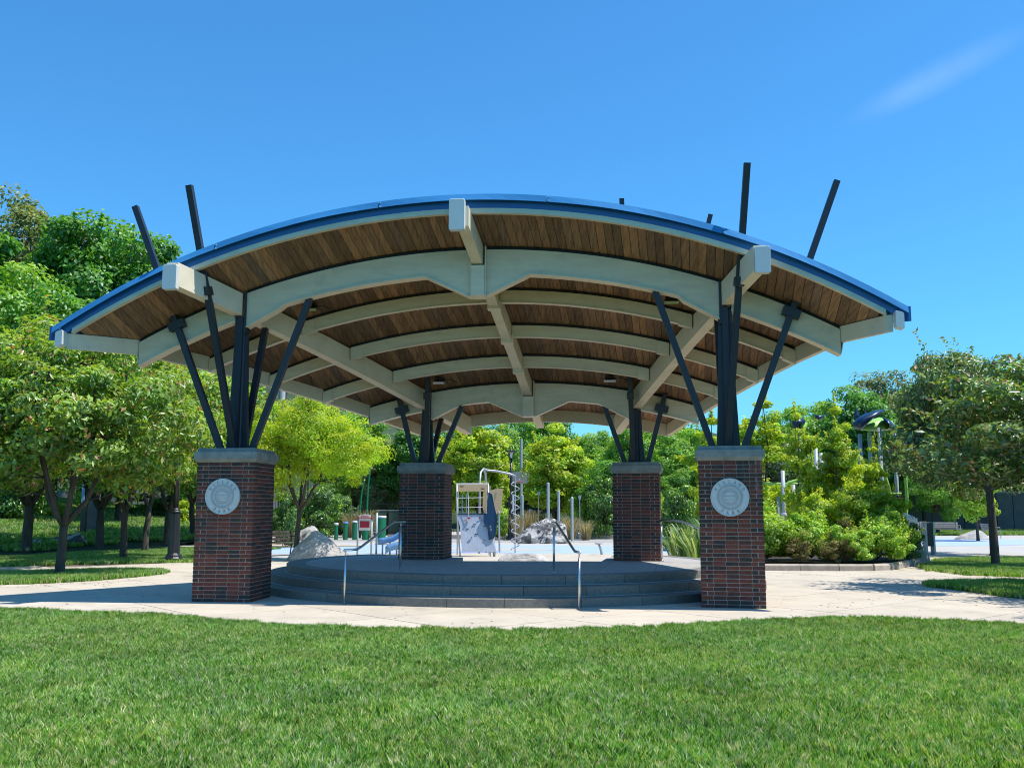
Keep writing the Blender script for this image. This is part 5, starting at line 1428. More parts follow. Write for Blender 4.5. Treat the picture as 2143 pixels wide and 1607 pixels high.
for i in range(16):
    x = -6.2 + i * 1.05
    MB().box((x, .25 * math.sin(x * .5), .11), (1.03, .28, .24), rz=.12 * math.cos(x * .5)).build('curb_stone', M['curb'], cb)

# ================================================================== LAMPS
def lamp(label, x, y, H, k=1.0):
    t = thing('lamp_post', label, 'lamp post', (x, y, 0), 0)
    MB().lathe((0, 0, 0), [(.40, 0), (.40, .035), (.34, .04)], 24).build('footing', M['curb'], t)
    MB().lathe((0, 0, 0), [(.27, .04), (.27, .12), (.24, .16), (.23, .2), (.19, .24), (.17, .27)], 20).build('base', M['black_metal'], t)
    mb = MB()
    for i in range(1): pass
    n = 24; secs = []
    for z, r in ((.27, .165), (.8, .15), (1.45, .13)):
        secs.append([((r * (1 + .07 * (j % 2))) * math.cos(2 * PI * j / n), (r * (1 + .07 * (j % 2))) * math.sin(2 * PI * j / n), z) for j in range(n)])
    mb.loft(secs).build('fluted_shaft', M['black_metal'], t)
    MB().lathe((0, 0, 0), [(.12, 1.45), (.15, 1.47), (.155, 1.5), (.13, 1.53), (.135, 1.56), (.10, 1.60)], 20).build('collar', M['black_metal'], t)
    MB().tube([(0, 0, 1.6), (0, 0, H - .42)], .085, 14, r2=.06).build('pole', M['black_metal'], t, smooth=True)
    for i in range(4):
        a = i * PI / 2 + .6
        MB().tube([(0, 0, H - .5), (.12 * math.cos(a), .12 * math.sin(a), H - .28), (.26 * math.cos(a), .26 * math.sin(a), H - .07)], .014, 6).build('arm', M['black_metal'], t)
    MB().lathe((0, 0, 0), [(.05, H - .42), (.08, H - .3), (.07, H - .18), (.12, H - .12)], 14).build('lamp_glass', M['lens'], t, smooth=True)
    MB().lathe((0, 0, 0), [(.33, H - .08), (.34, H - .05), (.30, H - .02), (.05, H), (.01, H + .06)], 24).build('hood', M['black_metal'], t)
    return t
lamp('tall black lamp post with fluted base beside the left walk', -10.11, 29.0, at(363, 856, 29).z)
lamp('distant black lamp post with flat hood behind the spiral climber', at(1070, 1000, 50).x, 50, at(1070, 942, 50).z)

# ================================================================== LEFT SIDE THINGS
p = at(191, 1125, 44); z0 = bank_z(p.x, 44)
t = thing('stone_slab', 'leaning grey stone slab standing on the bank behind cherry trunks', 'stone slab', (p.x, 44, z0 - .1))
MB().loft([[(-.27, -.1, 0), (.18, -.1, 0), (.18, .1, 0), (-.27, .1, 0)], [(-.2, -.1, .9), (.24, -.1, .9), (.24, .1, .9), (-.2, .1, .9)], [(-.12, -.1, 1.9), (.29, -.1, 2.02), (.29, .1, 2.02), (-.12, .1, 1.9)]]).build('slab', M['wall_grey'], t)
p = at(173, 1125, 42)
t = thing('sign_post', 'dark post with a narrow blue sign beside the grey slab', 'sign', (p.x, 42, bank_z(p.x, 42)))
MB().box((0, 0, 1.2), (.2, .2, 2.4)).build('post', M['black_metal'], t)
MB().box((-.02, -.16, 1.75), (.12, .04, .9)).build('blue_panel', M['bluesign'], t)
p = at(55, 1110, 50); z0 = bank_z(p.x, 50)
t = thing('flat_plaque', 'small tilted plaque with a white frame lying on the grass bank', 'plaque', (p.x, 50, max(z0, at(55, 1112, 50).z) - .02))
m_ = Matrix.Rotation(.9, 3, 'X')
MB().box((0, 0, .16), (.8, .5, .05), m=m_).build('frame', M['white_play'], t)
MB().box(Vector((0, -.02, .19)), (.66, .38, .03), m=m_).build('face', M['galv'], t)
# block wall behind the bank, in panels
def block_wall(name, label, x0, y0, x1, y1, h, pw, matl, z=0.0, group=None, cap=None):
    t = thing(name, label, 'wall', (x0, y0, z)); d = Vector((x1 - x0, y1 - y0, 0)); L_ = d.length; d.normalize(); n = int(L_ / pw); ang = math.atan2(d.y, d.x)
    for i in range(n):
        c_ = d * (pw * (i + .5))
        MB().box((c_.x, c_.y, h / 2), (pw - .05, .25, h), rz=ang).build('panel', matl, t)
    c_ = d * (L_ / 2)
    MB().box((c_.x, c_.y, h / 2 - .02), (L_, .16, h - .04), rz=ang).build('backing', M['spacer'], t)
    if cap: MB().box((c_.x, c_.y, h + .04), (L_, .4, .1), rz=ang).build('coping', cap, t)
    return t
M['wall_pale'] = mat('pale_block_wall', (.30, .30, .29), .9, var=.25, vscale=1.2, obj_var=.15)
block_wall('block_wall', 'pale grey block wall behind the cherry trees at left', -42, 74, -11, 78, 2.6, 1.5, M['wall_pale'], z=.4)
block_wall('block_wall', 'dark grey panel wall behind the far lawn at right', 24, 82, 62, 70, 3.0, 1.2, M['wall_grey'], z=0, cap=M['wall_pale'])
# black fences
def fence(label, a, b_, h, n, rails=(.15, .95), dense=0, z=0.0, name='metal_fence'):
    a, b_ = Vector((*a, z)), Vector((*b_, z)); t = thing(name, label, 'fence', a); d = b_ - a
    for i in range(n + 1):
        MB().box(d * (i / n) + Vector((0, 0, h / 2)), (.07, .07, h)).build('post', M['fence'], t)
    for r in rails:
        MB().beam(Vector((0, 0, h * r)), d + Vector((0, 0, h * r)), .04, .05).build('rail', M['fence'], t)
    if dense:
        for i in range(dense):
            if (i % max(1, dense // n)) == 0: continue
            MB().box(d * (i / dense) + Vector((0, 0, h * .5)), (.022, .022, h * .9)).build('picket', M['fence'], t)
    return t
fence('black picket fence behind the climber and shrubs', (-9, 60), (10, 61.5), 2.1, 8, (.12, .92), 120)
fence('tall black court fence behind the green drum posts', (-14, 66), (-5.5, 66), 4.8, 4, (.02, .48, .98), 44)
fence('black fence with tall posts before the grey wall at right', (22, 72), (44, 66), 3.1, 9, (.08, .97), 0)
fence('black picket fence at the left behind the dark shrubs', (-24, 66), (-12, 66), 2.4, 6, (.1, .95), 60)

# ================================================================== PLAYGROUND
def bench(label, x, y, rz, w=1.8, matl=None, frame=None, slats=5):
    t = thing('bench', label, 'bench', (x, y, 0), rz)
    matl = matl or M['wood_grey']; frame = frame or M['galv']
    for i in range(slats):
        MB().box((0, -.22 + i * .105, .44), (w, .085, .03)).build('seat_slat', matl, t)
    for i in range(3):
        MB().box((0, .27 + i * .03, .56 + i * .12), (w, .025, .085)).build('back_slat', matl, t)
    for s_ in (-1, 1):
        x0 = s_ * (w / 2 - .12)
        MB().tube([(x0, -.24, 0), (x0, -.22, .42), (x0, .24, .42), (x0, .30, .85)], .022, 6).build('frame', frame, t)
        MB().tube([(x0, .22, .42), (x0, .30, 0)], .022, 6).build('leg', frame, t)
        MB().tube([(x0, -.22, .42), (x0, -.22, .64), (x0, .26, .66)], .018, 6).build('armrest', frame, t)
    return t
bench('dark iron bench half hidden behind the left front pillar', at(588, 1150, 33).x, 33, .9, 1.5, M['bark'], M['black_metal'])
bench('long grey bench on the far plaza behind the waste bin', 27.3, 61.5, .05, 2.6)
bench('grey bench seen end on behind the black cherry trunk', at(2075, 1110, 55).x, 55, 1.4, 1.8)
bench('low bench with pale slats beside the shrub planter far side', at(1915, 1095, 66).x, 66, .3, 2.4)

def drum(px, w, h, captop, label, y=50.1):
    p = at(px, 1130, y)
    t = thing('drum_post', label, 'play post', (p.x, y, 0), 0, 'green musical drum posts')
    MB().lathe((0, 0, 0), [(w / 2, 0), (w / 2, h)], 20).build('tube', M['green_play'], t, smooth=False)
    MB().lathe((0, 0, 0), [(w / 2 + .015, h), (w / 2 + .015, h + .08), (w / 2 - .02, h + .10), (.01, h + .10)], 20).build('cap', captop, t)
drum(703, .20, .78, M['white_play'], 'thin green drum post with a white cap, leftmost of the five')
drum(722.5, .25, .85, M['blue_play'], 'green drum post with a blue cap, second of the five')
drum(742, .25, .90, M['white_play'], 'green drum post with a cream cap left of the red panel')
drum(765, .36, .70, M['white_play'], 'wide green drum post behind the red panel')
drum(797, .50, 1.15, M['white_play'], 'widest and tallest green drum post right of the red panel')

# red and white play panel
x0, x1 = at(747.5, 1168, 31.5).x, at(776.5, 1168, 31.5).x
t = thing('activity_board', 'small white play panel with a red window on two grey posts', 'play equipment', ((x0 + x1) / 2, 31.5, 0))
hw = (x1 - x0) / 2
for s_ in (-1, 1): MB().tube([(s_ * hw, 0, 0), (s_ * hw, 0, 1.30)], .032, 10).build('post', M['grey_post'], t, smooth=True)
MB().extr([(-hw + .035, -.02, .90), (hw - .035, -.02, .90), (hw - .035, -.02, 1.30), (hw * .8, -.02, 1.40), (0, -.02, 1.42), (-hw * .8, -.02, 1.40), (-hw + .035, -.02, 1.30)], (0, .04, 0)).build('board', M['white_play'], t)
MB().box((0, -.032, 1.09), (hw * 1.35, .02, .21)).build('red_window', M['red_play'], t)
MB().box((0, -.04, 1.305), (hw * 2.7, .06, .025)).build('red_ledge', M['red_play'], t)
for i in range(7): MB().box((-.11 + i * .035, -.023, 1.365 + .006 * (i % 2)), (.018, .006, .028)).build('worn_print', M['red_play'], t)

# slides seen left of the rear pillar
t = thing('slide', 'pale blue double slide with grey posts left of the rear pillar', 'slide', (-3.9, 33.9, 0))
MB().tube([(at(787, 1168, 33.9).x + 3.9, 0, 0), (at(787, 1168, 33.9).x + 3.9, 0, 1.45)], .035, 10).build('post', M['grey_post'], t, smooth=True)
def chute(pts, w, label):
    mb = MB(); secs = []
    for x, z in pts:
        secs.append([(x, -w / 2 - .04, z + .16), (x, -w / 2, z), (x, w / 2, z), (x, w / 2 + .04, z + .16), (x, w / 2 + .07, z + .16), (x, w / 2 + .03, z - .05), (x, -w / 2 - .03, z - .05), (x, -w / 2 - .07, z + .16)])
    mb.loft(secs); mb.build(label, M['blue_play'], t, smooth=True)
chute([(-.75, .42), (-.55, .44), (-.25, .50), (.1, .72), (.5, 1.05), (.9, 1.40)], .55, 'upper_chute')
mb = MB(); secs = []
for x, z in [(-.40, .22), (-.30, .30), (-.12, .36), (.2, .40), (.6, .44), (.9, .5)]:
    secs.append([(x, -.9, z + .10), (x, -.86, z - .05), (x, -.4, z - .05), (x, -.36, z + .10), (x, -.32, z + .10), (x, -.36, z - .1), (x, -.9, z - .16), (x, -.94, z + .10)])
mb.loft(secs); mb.build('lower_chute', M['blue_play'], t, smooth=True)
for x, y_, h in ((-.62, 0, .4), (-.36, 0, .44), (-.05, -.62, .3)):
    MB().tube([(x, y_, 0), (x, y_, h)], .03, 8).build('leg', M['grey_post'], t)
MB().beam((-.9, 0, .36), (-.2, 0, .36), .03, .03).build('cross_bar', M['grey_post'], t)

# climbing frame with metal wall
CY = 32.9
def cx(px, y=CY): return at(px, 1100, y).x
def cz(py, y=CY): return at(1000, py, y).z
CX0 = cx(998)
t = thing('climbing_wall', 'metal climbing panel with holds, tan beam and navy side panel behind the stage', 'climbing frame', (CX0, CY, 0))
def L(px, py, dy=0.0):
    p = at(px, py, CY + dy); return Vector((p.x - CX0, dy, p.z))
# posts
for px0, px1 in ((956, 963), (1022, 1034)):
    MB().tube([L(px0, 1013), L(px0 + .3, 1080), L(px1, 1165, -.25)], .028, 10).build('post', M['galv'], t, smooth=True)
for px in (957, 1024):
    q = L(px, 1165, .9); q.z = 0; MB().tube([q, q + Vector((0, 0, 2.4))], .028, 8).build('post', M['galv'], t)
MB().extr([L(956, 1013, -.02), L(1021, 1013, -.02), L(1021, 1028, -.02), L(956, 1028, -.02)], (0, .05, 0)).build('tan_beam', M['tan_play'], t)
MB().tube([L(955, 1012.5), L(1023, 1012.5)], .022, 8).build('top_rail', M['white_play'], t)
for px, py in ((966, 1018), (1010, 1023)): MB().box(L(px, py, -.05), (.12, .02, .03)).build('grip', M['hold'], t)
MB().extr([L(957, 1077), L(1016, 1077), L(1033, 1104, -.08), L(1038, 1154, -.3), L(967, 1154, -.3), L(963, 1104, -.08)], (0, .03, 0)).build('metal_panel', M['metal_panel'], t)
MB().tube([L(957, 1075.5), L(1018, 1075.5)], .024, 8).build('panel_rail', M['navy_play'], t)
MB().tube([L(966, 1153.5, -.32), L(1039, 1153.5, -.32)], .02, 8).build('bottom_rail', M['galv'], t)
for px in (1026, 1036): 
    q = L(px, 1153, -.30); MB().tube([q, Vector((q.x, q.y, 0))], .02, 8).build('leg', M['galv'], t)
hr = random.Random(4)
for px, py, w_ in ((974, 1089, .10), (977, 1094, .04), (993, 1097, .12), (978, 1106, .12), (1014, 1101, .10), (1004, 1083, .10), (988, 1101, .035), (1001, 1104, .035), (997, 1117, .12), (987, 1124, .05), (982, 1131, .11), (1014, 1131, .11), (1008, 1089, .035)):
    dd = -.08 - (py - 1104) / 50 * .22 if py > 1104 else -.03 - (py - 1077) / 27 * .05
    MB().loft([[L(px, py, dd - .01) + Vector((a * w_ / 2 * k_, -o_, b_ * .015 * k_)) for a, b_ in ((-1, 0), (-.6, -1), (.6, -1), (1, 0), (.6, 1), (-.6, 1))] for k_, o_ in ((1, 0), (.7, .025))]).build('hold', [M['hold'], M['red_play'], M['curb'], M['green_play'], M['hold']][hr.randrange(5)], t)
# knotted cord
MB().tube([L(979, 1028, -.06), L(980.5, 1050, -.07), L(981, 1082, -.10)], .012, 6).build('cord', M['white_play'], t)
MB().lathe(L(981, 1084, -.1), [(.01, -.03), (.05, -.02), (.05, .02), (.01, .03)], 8).build('cord_grip', M['red_play'], t)
# back net frame
for px in (967, 976): MB().tube([L(px, 1033, .8), L(px, 1077, .8)], .014, 6).build('net_bar', M['blue_play'], t)
for py in (1042, 1062): MB().tube([L(958, py, .8), L(1012, py - 1, .8)], .012, 6).build('net_bar', M['white_play'], t)
# navy swooping side panel with slots
MB().extr([L(1012, 1078, -.10), L(1020, 1074, -.08), L(1022, 1030, .0), L(1030, 1034, .0), L(1035, 1060, .0), L(1041, 1085, -.1), L(1039, 1112, -.16), L(1034, 1126, -.2), L(1023, 1130, -.22), L(1021, 1108, -.18), L(1012, 1092, -.14)], (0, -.06, 0)).build('navy_panel', M['navy_play'], t)
for i in range(4): MB().box(L(1026 + i * .7, 1100 + i * 3.2, -.27), (.05, .012, .022)).build('slot', M['grey_post'], t)
MB().extr([L(1011, 1029, .1), L(1018, 1029, .1), L(1018, 1073, .1), L(1013, 1073, .1), L(1010, 1060, .1)], (0, .05, 0)).build('tan_side_panel', M['tan_play'], t)
# tan shield
t2 = thing('tan_shield', 'tan shield shaped play panel with a slot right of the climbing wall', 'play equipment', (cx(1040, 36), 36, 0))
def L2(px, py): p = at(px, py, 36); return Vector((p.x - t2.location.x, 0, p.z))
MB().extr([L2(1026, 1026), L2(1040, 1022), L2(1053, 1022), L2(1048, 1074), L2(1036, 1074), L2(1030, 1060)], (0, .06, 0)).build('panel', M['tan_play'], t2)
MB().extr([L2(1036, 1031), L2(1040, 1030), L2(1038, 1043), L2(1037, 1043)], (0, -.01, 0)).build('slot', M['curb'], t2)
MB().tube([Vector((.1, .08, 0)), L2(1043, 1030) + Vector((0, .08, 0))], .035, 8).build('post', M['galv'], t2)
MB().lathe(L2(1044, 1071), [(.01, -.03), (.03, 0), (.01, .03)], 8).build('bolt', M['galv'], t2)
# arch and spiral climber
t3 = thing('spiral_climber', 'tall grey spiral climbing pole hanging from an arched overhead bar', 'climbing pole', (at(1078, 1157, 35.5).x, 35.5, 0))
def L3(px, py, dy=0): p = at(px, py, 35.5 + dy); return Vector((p.x - t3.location.x, dy, p.z))
MB().tube([Vector((L3(1004, 1165).x, -.6, 0)), L3(1004, 1010, -.6), L3(1006, 988, -.4), L3(1012, 981, -.2), L3(1020, 984, 0), L3(1040, 986, 0), L3(1068, 992, 0), L3(1078, 996, 0)], .04, 10).build('overhead_bar', M['galv'], t3, smooth=True)
MB().tube([L3(1012, 981, -.2), L3(1016, 990, .1), L3(1017, 1010, .3), Vector((L3(1017, 1100).x, .3, 0))], .04, 10).build('upright', M['galv'], t3, smooth=True)
MB().tube([(0, 0, 0), (0, 0, at(1078, 994, 35.5).z)], .022, 8).build('pole', M['galv'], t3)
sp = []; zt, zb = at(1078, 1003, 35.5).z, at(1078, 1150, 35.5).z
for i in range(120):
    a = i / 119 * 2 * PI * 7.5; sp.append((.15 * math.cos(a), .15 * math.sin(a), zt + (zb - zt) * i / 119))
MB().tube(sp, .019, 6).build('spiral', M['galv'], t3, smooth=True)
# grey listening posts
G8 = 'thin grey posts by the streaked boulder'
for px, pyt, r_, y, lab in ((1073, 1036, .075, 50, 'grey post directly behind the spiral climber'), (1093, 1036, .07, 52.4, 'grey post between the spiral climber and the boulder'), (1147, 1010, .075, 50, 'tallest grey post behind the streaked boulder'), (1169, 1027, .07, 50.5, 'grey post second from the right behind the streaked boulder'), (1197, 1041, .07, 49, 'grey post with pointed tip at the right end of the boulder')):
    p = at(px, pyt, y); t = thing('play_post', lab, 'post', (p.x, y, 0), 0, G8)
    MB().lathe((0, 0, 0), [(r_, 0), (r_, p.z - .02), (r_ * .7, p.z), (.005, p.z + (.06 if px == 1197 else .01))], 14).build('pole', M['grey_post'], t)
    MB().lathe((0, 0, 0), [(r_ + .05, 0), (r_ + .05, .015), (r_, .02)], 14).build('base_plate', M['galv'], t)
for px, pyt, y, lab in ((1127, 1028, 54, 'thin twig like rod left of the tallest grey post'), (1213, 1036, 50, 'thin rod with a leaf shaped tip right of the grey posts'), (1109, 1065, 54, 'short thin rod behind the streaked boulder left end')):
    p = at(px, pyt, y); t = thing('play_rod', lab, 'post', (p.x, y, 0), 0)
    MB().tube([(0, 0, 0), (0, 0, p.z)], .022, 8).build('rod', M['galv'], t)
    MB().loft([[(-.03, -.01, p.z - .25), (.03, -.01, p.z - .25), (.03, .01, p.z - .25), (-.03, .01, p.z - .25)], [(-.09, -.01, p.z - .05), (.1, -.01, p.z), (.1, .01, p.z), (-.09, .01, p.z - .05)]]).build('tip', M['galv'], t)
# spinner stool
p = gr(1260, 1161)
t = thing('spinner_stool', 'small tilted metal spinner stool on the pale floor near the right rear pillar', 'play stool', (p.x, p.y, 0))
MB().tube([(0, 0, 0), (-.06, 0, .25), (-.12, 0, .36)], .05, 12, r2=.035).build('stem', M['galv'], t)
MB().lathe((-.12, 0, .36), [(.03, 0), (.13, .02), (.135, .05), (.09, .07), (.01, .08)], 16).build('seat', M['galv'], t)
# green curved poles
t = thing('grass_blade_poles', 'pair of tall green curved poles shaped like grass blades', 'play sculpture', (at(760, 1000, 54).x, 54, 0))
def L4(px, py): p = at(px, py, 54); return Vector((p.x - t.location.x, 0, p.z))
for pts in (((753, 1125), (752.6, 1072), (757, 1030), (766, 985), (774, 967)), ((768, 1125), (767.5, 1070), (770, 1020), (774, 985), (775, 967))):
    MB().tube([L4(*q) for q in pts], [.07, .065, .055, .04, .012], 10).build('blade', M['green_play'], t, smooth=True)
# utility boxes
for px0, px1, lab in ((788, 811, 'dark green utility box behind the widest drum post'), (815, 836, 'dark green utility box beside the left rear pillar')):
    a, b_ = at(px0, 1064, 60), at(px1, 1064, 60); w_ = b_.x - a.x
    t = thing('utility_box', lab, 'utility box', ((a.x + b_.x) / 2, 60, 0), 0)
    MB().box((0, 0, .75), (w_, .6, 1.5)).build('cabinet', M['utility'], t); MB().box((0, -.31, .8), (w_ * .9, .03, 1.2)).build('door', M['utility'], t)
    MB().box((0, 0, 1.53), (w_ + .06, .66, .05)).build('lid', M['galv'], t); MB().box((w_ * .3, -.33, .8), (.03, .03, .15)).build('handle', M['galv'], t)
# pale house glimpse and hoop behind
p = at(1068, 1064, 96)
t = thing('park_building', 'pale grey building with gable roof glimpsed behind the lamp post', 'building', (p.x, 96, 0))
MB().box((0, 0, 2.1), (5.4, 4, 4.2)).build('wall', M['house'], t)
MB().loft([[(-2.9, -2.3, 4.2), (2.9, -2.3, 4.2), (0, -2.3, 5.7)], [(-2.9, 2.3, 4.2), (2.9, 2.3, 4.2), (0, 2.3, 5.7)]]).build('roof', M['wall_pale'], t)
for x in (-1.6, 0, 1.6): 
    w_ = MB().box((x, -2.02, 2.2), (.9, .06, 1.3)).build('window', M['white_play'], t); MB().box((x, -2.07, 2.2), (.75, .04, 1.15)).build('pane', M['dark_glass'], w_)
t = thing('basketball_hoop', 'basketball hoop with an orange rim above the black fence', 'hoop', (at(1086, 1000, 62).x, 62, 0))
zz = at(1086, 988, 62).z
MB().tube([(-.7, .3, 0), (-.7, .3, zz - .2), (0, .1, zz - .3)], .06, 8).build('pole', M['black_metal'], t)
MB().box((0, 0, zz - .35), (1.3, .05, .75)).build('backboard', M['galv'], t)
MB().tube([(.22 * math.cos(a), -.25 + .22 * math.sin(a), zz - .62) for a in np.linspace(0, 2 * PI, 17)], .02, 6).build('rim', M['orange'], t)
# utility poles with transformer
p = at(592, 828, 72)
t = thing('utility_pole', 'utility pole with grey transformer can above the yellow locust', 'utility pole', (p.x, 72, 0))
MB().tube([(.2, 0, 0), (.2, 0, p.z + 1.2)], .12, 8).build('pole', M['bark_pale'], t)
MB().lathe((0, -.3, p.z - .4), [(.24, 0), (.25, .1), (.25, .75), (.2, .85), (.01, .88)], 14).build('transformer', M['house'], t)
MB().box((.2, -.1, p.z + .7), (1.9, .1, .1)).build('crossarm', M['bark_pale'], t)
p = at(1091, 918, 70)
t = thing('utility_pole', 'thin pale pole rising behind the middle trees', 'utility pole', (p.x, 70, 0))
MB().tube([(0, 0, 0), (0, 0, p.z)], .1, 8).build('pole', M['galv'], t)
# lime bar and striped steps seen beside right rear pillar
p = at(1396, 1100, 40)
t = thing('balance_steps', 'lime green bar over striped play steps beside the right rear pillar', 'play steps', (p.x, 40, 0))
def L5(px, py): q = at(px, py, 40); return Vector((q.x - p.x, 0, q.z))
MB().tube([L5(1383, 1085), L5(1409, 1067)], .06, 10).build('lime_bar', M['lime_play'], t)
for px in (1385, 1398): MB().tube([Vector((L5(px, 1100).x, .15, 0)), L5(px, 1062) + Vector((0, .15, 0))], .06, 8).build('post', M['white_play'], t)
for i in range(5): MB().box(L5(1392 - i * 1.2, 1101 + i * 7) + Vector((0, -.2 - .14 * i, 0)), (.42 - .03 * i, .3, .06)).build('tread', M['bluepad'], t)
MB().box(L5(1394, 1092), (.4, .4, .24)).build('navy_block', M['navy_play'], t)

# waste bin
p = gr(1944, 1160)
t = thing('waste_bin', 'tall narrow black waste bin on two grey legs on the plaza', 'bin', (p.x, 35.0, 0))
for s_ in (-1, 1): MB().box((s_ * .14, 0, .58), (.06, .30, 1.16)).build('leg', M['galv'], t)
MB().loft([[(-.11, -.12, .30), (.11, -.12, .30), (.11, .12, .30), (-.11, .12, .30)], [(-.11, -.14, 1.1), (.11, -.14, 1.1), (.11, .14, 1.1), (-.11, .14, 1.1)]]).build('body', M['black_metal'], t)
MB().box((0, 0, 1.12), (.22, .3, .03)).build('lid', M['black_metal'], t)
# green kiosk panel at the planter end
y_ = 33.5; p = at(1903, 1100, y_)
t = thing('tunnel_board', 'green play panel with a brown tunnel opening beside the planter', 'play equipment', (p.x, y_, 0))
def L6(px, py, dy=0): q = at(px, py, y_ + dy); return Vector((q.x - p.x, dy, q.z))
MB().extr([L6(1884, 1098), L6(1915, 1098), L6(1917, 1156), L6(1890, 1156)], (0, .3, 0)).build('green_body', M['lime_play'], t)
MB().extr([L6(1880, 1082, -.05), L6(1920, 1084, -.05), L6(1920, 1099, -.05), L6(1884, 1099, -.05)], (0, .45, 0)).build('white_top', M['grey_post'], t)
MB().tube([L6(1884, 1106, -.06), L6(1898, 1112, -.06), L6(1905, 1130, -.06), L6(1906, 1150, -.06)], .09, 10).build('tunnel_rim', M['curb'], t)
MB().tube([Vector((L6(1918, 1150).x, -.06, 0)), L6(1918, 1094, -.06)], .07, 10).build('post', M['grey_post'], t)
for i in range(3): MB().beam(L6(1884 + i * 3, 1070 + i * 6, .4), L6(1914, 1083 + i * 2, .4), .03, .04).build('rail', M['white_play'], t)

# play tower with leaf shaped roofs
TY = 38.0; p = at(1740, 1100, TY)
tw = thing('play_tower', 'large play structure with grey posts, lime arches and leaf shaped navy and lime roofs', 'play structure', (p.x, TY, 0))
def LT(px, py, dy=0): q = at(px, py, TY + dy); return Vector((q.x - p.x, dy, q.z))
for px, pyt, dy in ((1638, 985, -.8), (1672, 918, .2), (1707, 938, 1.2), (1718, 948, -.3), (1763, 1010, -1.0), (1799, 908, .0), (1808, 960, 1.2), (1819, 905, .9), (1840, 895, -.2), (1871, 905, .6), (1629, 1040, 1.0), (1660, 1010, 1.8)):
    top = LT(px, pyt, dy); MB().tube([Vector((top.x, dy, 0)), top], .075, 10).build('post', M['grey_post'], tw, smooth=True)
    if dy < .5: MB().lathe(Vector((top.x, dy, top.z * .45)), [(.078, 0), (.105, .01), (.105, .07), (.078, .08)], 12).build('clamp', M['white_play'], tw)
for pts in (((1824, 963), (1840, 975), (1852, 995), (1860, 1020), (1863, 1040)), ((1790, 995), (1806, 1000), (1818, 1015), (1823, 1040)), ((1888, 975), (1895, 1000), (1898, 1040), (1896, 1090)), ((1640, 1025), (1650, 1010), (1675, 1003), (1695, 1010), (1700, 1060))):
    q = [LT(*a, -.4) for a in pts]; qq = []
    for i in range(len(q) - 1):
        for k_ in range(4): qq.append(q[i].lerp(q[i + 1], k_ / 4))
    MB().tube(qq + [q[-1]], .06, 10).build('arch', M['lime_play'], tw, smooth=True)
for a, b_, dy in (((1600, 1012), (1720, 1012), 0), ((1830, 1033), (1886, 1033), 0), ((1795, 1010), (1850, 1008), .5)):
    MB().tube([LT(*a, dy), LT(*b_, dy)], .045, 8).build('bar', M['lime_play'], tw)
MB().box(LT(1842, 1040, .5), (1.5, 1.4, .08)).build('deck', M['spacer'], tw)
MB().box(LT(1690, 1040, .6), (1.3, 1.4, .08)).build('deck', M['spacer'], tw)
for px in (1820, 1828, 1836, 1850, 1858): MB().tube([LT(px, 1035, -.2), LT(px, 1000 if px > 1840 else 985, -.2)], .02, 6).build('baluster', M['black_metal'], tw)
MB().tube([LT(1825, 985, -.2), LT(1829, 962, -.2), LT(1850, 960, -.2), LT(1858, 965, -.2), LT(1859, 1035, -.2)], .024, 8).build('guard_rail', M['black_metal'], tw)
MB().tube([LT(1818, 1005, -.2), LT(1826, 990, -.2), LT(1834, 992, -.2), LT(1838, 1030, -.2)], .024, 8).build('guard_rail', M['black_metal'], tw)
def leaf_roof(outline, dy0, dy1, rise, name, matl, t=tw, thick=.07):
    """curved leaf shell spanning from dy0 to dy1 in depth"""
    n = len(outline); mb = MB(); secs = []
    for k_ in range(7):
        s_ = k_ / 6; sc = .25 + .75 * math.sin(PI * (.12 + .76 * s_)); dy = dy0 + (dy1 - dy0) * s_
        cxm = sum(a for a, b_ in outline) / n; cym = sum(b_ for a, b_ in outline) / n
        secs.append([LT(cxm + (a - cxm) * sc, cym + (b_ - cym) * sc - rise * math.sin(PI * s_), dy) for a, b_ in outline])
    mb.loft(secs); mb.build(name, matl, t, smooth=True)
leaf_roof([(1783, 888), (1800, 872), (1830, 861), (1853, 858), (1850, 862), (1832, 874), (1812, 892), (1800, 902), (1790, 900)], -.9, .2, 2, 'navy_leaf', M['navy_play'])
leaf_roof([(1776, 900), (1800, 888), (1840, 876), (1868, 884), (1874, 896), (1866, 904), (1820, 905)], .1, 1.4, 3, 'lime_leaf', M['lime_play'])
leaf_roof([(1845, 875), (1862, 880), (1874, 893), (1876, 903), (1866, 906), (1856, 902), (1868, 893), (1856, 884)], -.5, .6, 2, 'navy_leaf', M['navy_play'])
leaf_roof([(1657, 868), (1680, 873), (1687, 882), (1674, 884), (1670, 896), (1675, 912), (1668, 920), (1663, 905), (1656, 885)], -.4, .5, 0, 'navy_leaf', M['navy_play'])
leaf_roof([(1670, 880), (1690, 884), (1686, 902), (1676, 912)], -.1, .7, 0, 'lime_leaf', M['lime_play'])
leaf_roof([(1703, 866), (1716, 870), (1728, 866), (1722, 876), (1714, 880), (1706, 876)], .4, 1.2, 0, 'navy_leaf', M['navy_play'])
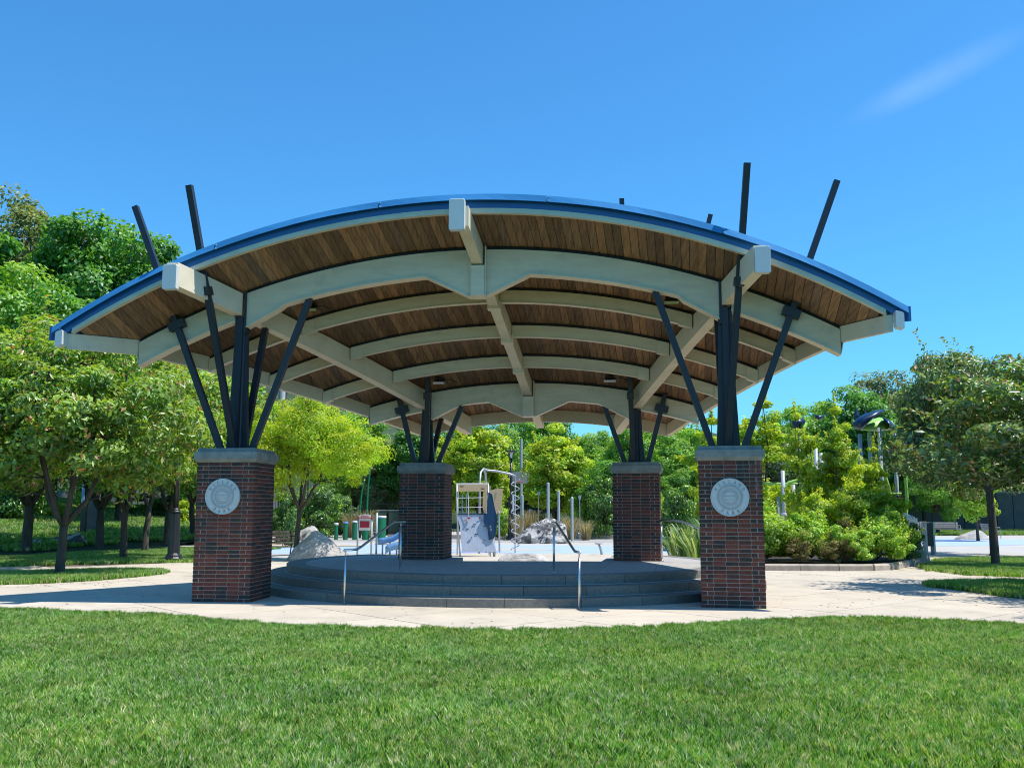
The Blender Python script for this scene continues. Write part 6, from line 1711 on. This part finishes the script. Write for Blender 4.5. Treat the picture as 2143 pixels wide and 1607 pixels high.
for px, py in ((1793, 858), (1811, 862)): MB().lathe(LT(px, py + 12, .5), [(.08, -.4), (.12, 0), (.05, .2), (.005, .32)], 10).build('finial', M['navy_play'], tw)
# blue roofed shelter behind
p = at(1650, 1100, 62)
t = thing('picnic_shelter', 'open shelter with a flat blue roof behind the play posts', 'shelter', (p.x, 62, 0))
zr_ = at(1650, 976, 62).z
MB().loft([[(-2.1, -2, zr_ - .18), (2.6, -2, zr_ - .18), (2.6, 2, zr_ + .1), (-2.1, 2, zr_ + .1)], [(-2.1, -2, zr_), (2.6, -2, zr_), (2.6, 2, zr_ + .3), (-2.1, 2, zr_ + .3)]]).build('roof', M['blue_fascia'], t)
for x in (-1.7, 2.2):
    for y_ in (-1.6, 1.6): MB().box((x, y_, zr_ / 2 - .08), (.18, .18, zr_ - .17)).build('post', M['black_metal'], t)
MB().box((.2, 1.9, 1.6), (3.9, .1, 3.0)).build('back_wall', M['spacer'], t)
for i in range(6): MB().box((.2, 1.80, .5 + i * .45), (3.7, .05, .05)).build('batten', M['wall_grey'], t)
# fallen leaves and grit gathered on the walk
rl = np.random.default_rng(77); mb = MB()
spots = [(-9.2, 20.6, 1.5, 60), (-10.5, 19.9, 1.2, 60), (9.3, 18.6, 1.3, 70), (8.9, 21.0, 1.0, 50), (7.5, 24.6, 2.2, 60), (-1, 14.3, 3.5, 36), (5.5, 16.5, 2.5, 40), (-6.5, 17.5, 2.5, 40), (11, 22.3, 1.5, 70), (-10.5, 27.6, 2.0, 50)]
for cx_, cy_, r_, n_ in spots:
    for i in range(n_):
        x, y = cx_ + rl.normal(0, r_ * .5), cy_ + rl.normal(0, r_ * .4); s_ = rl.uniform(.012, .03); a = rl.uniform(0, PI)
        dx, dy = math.cos(a) * s_, math.sin(a) * s_
        mb.add([(x - dx, y - dy, .017), (x + dy * .5, y - dx * .5, .022), (x + dx, y + dy, .018), (x - dy * .5, y + dx * .5, .024)], [(0, 1, 2), (0, 2, 3)])
o = mb.build('leaf_litter', mat('dry_leaf_litter', (.16, .095, .05), .9, var=.4, vscale=20)); tag(o, 'scattered brown leaf litter lying on the pale walk', 'leaf litter', kind='stuff')
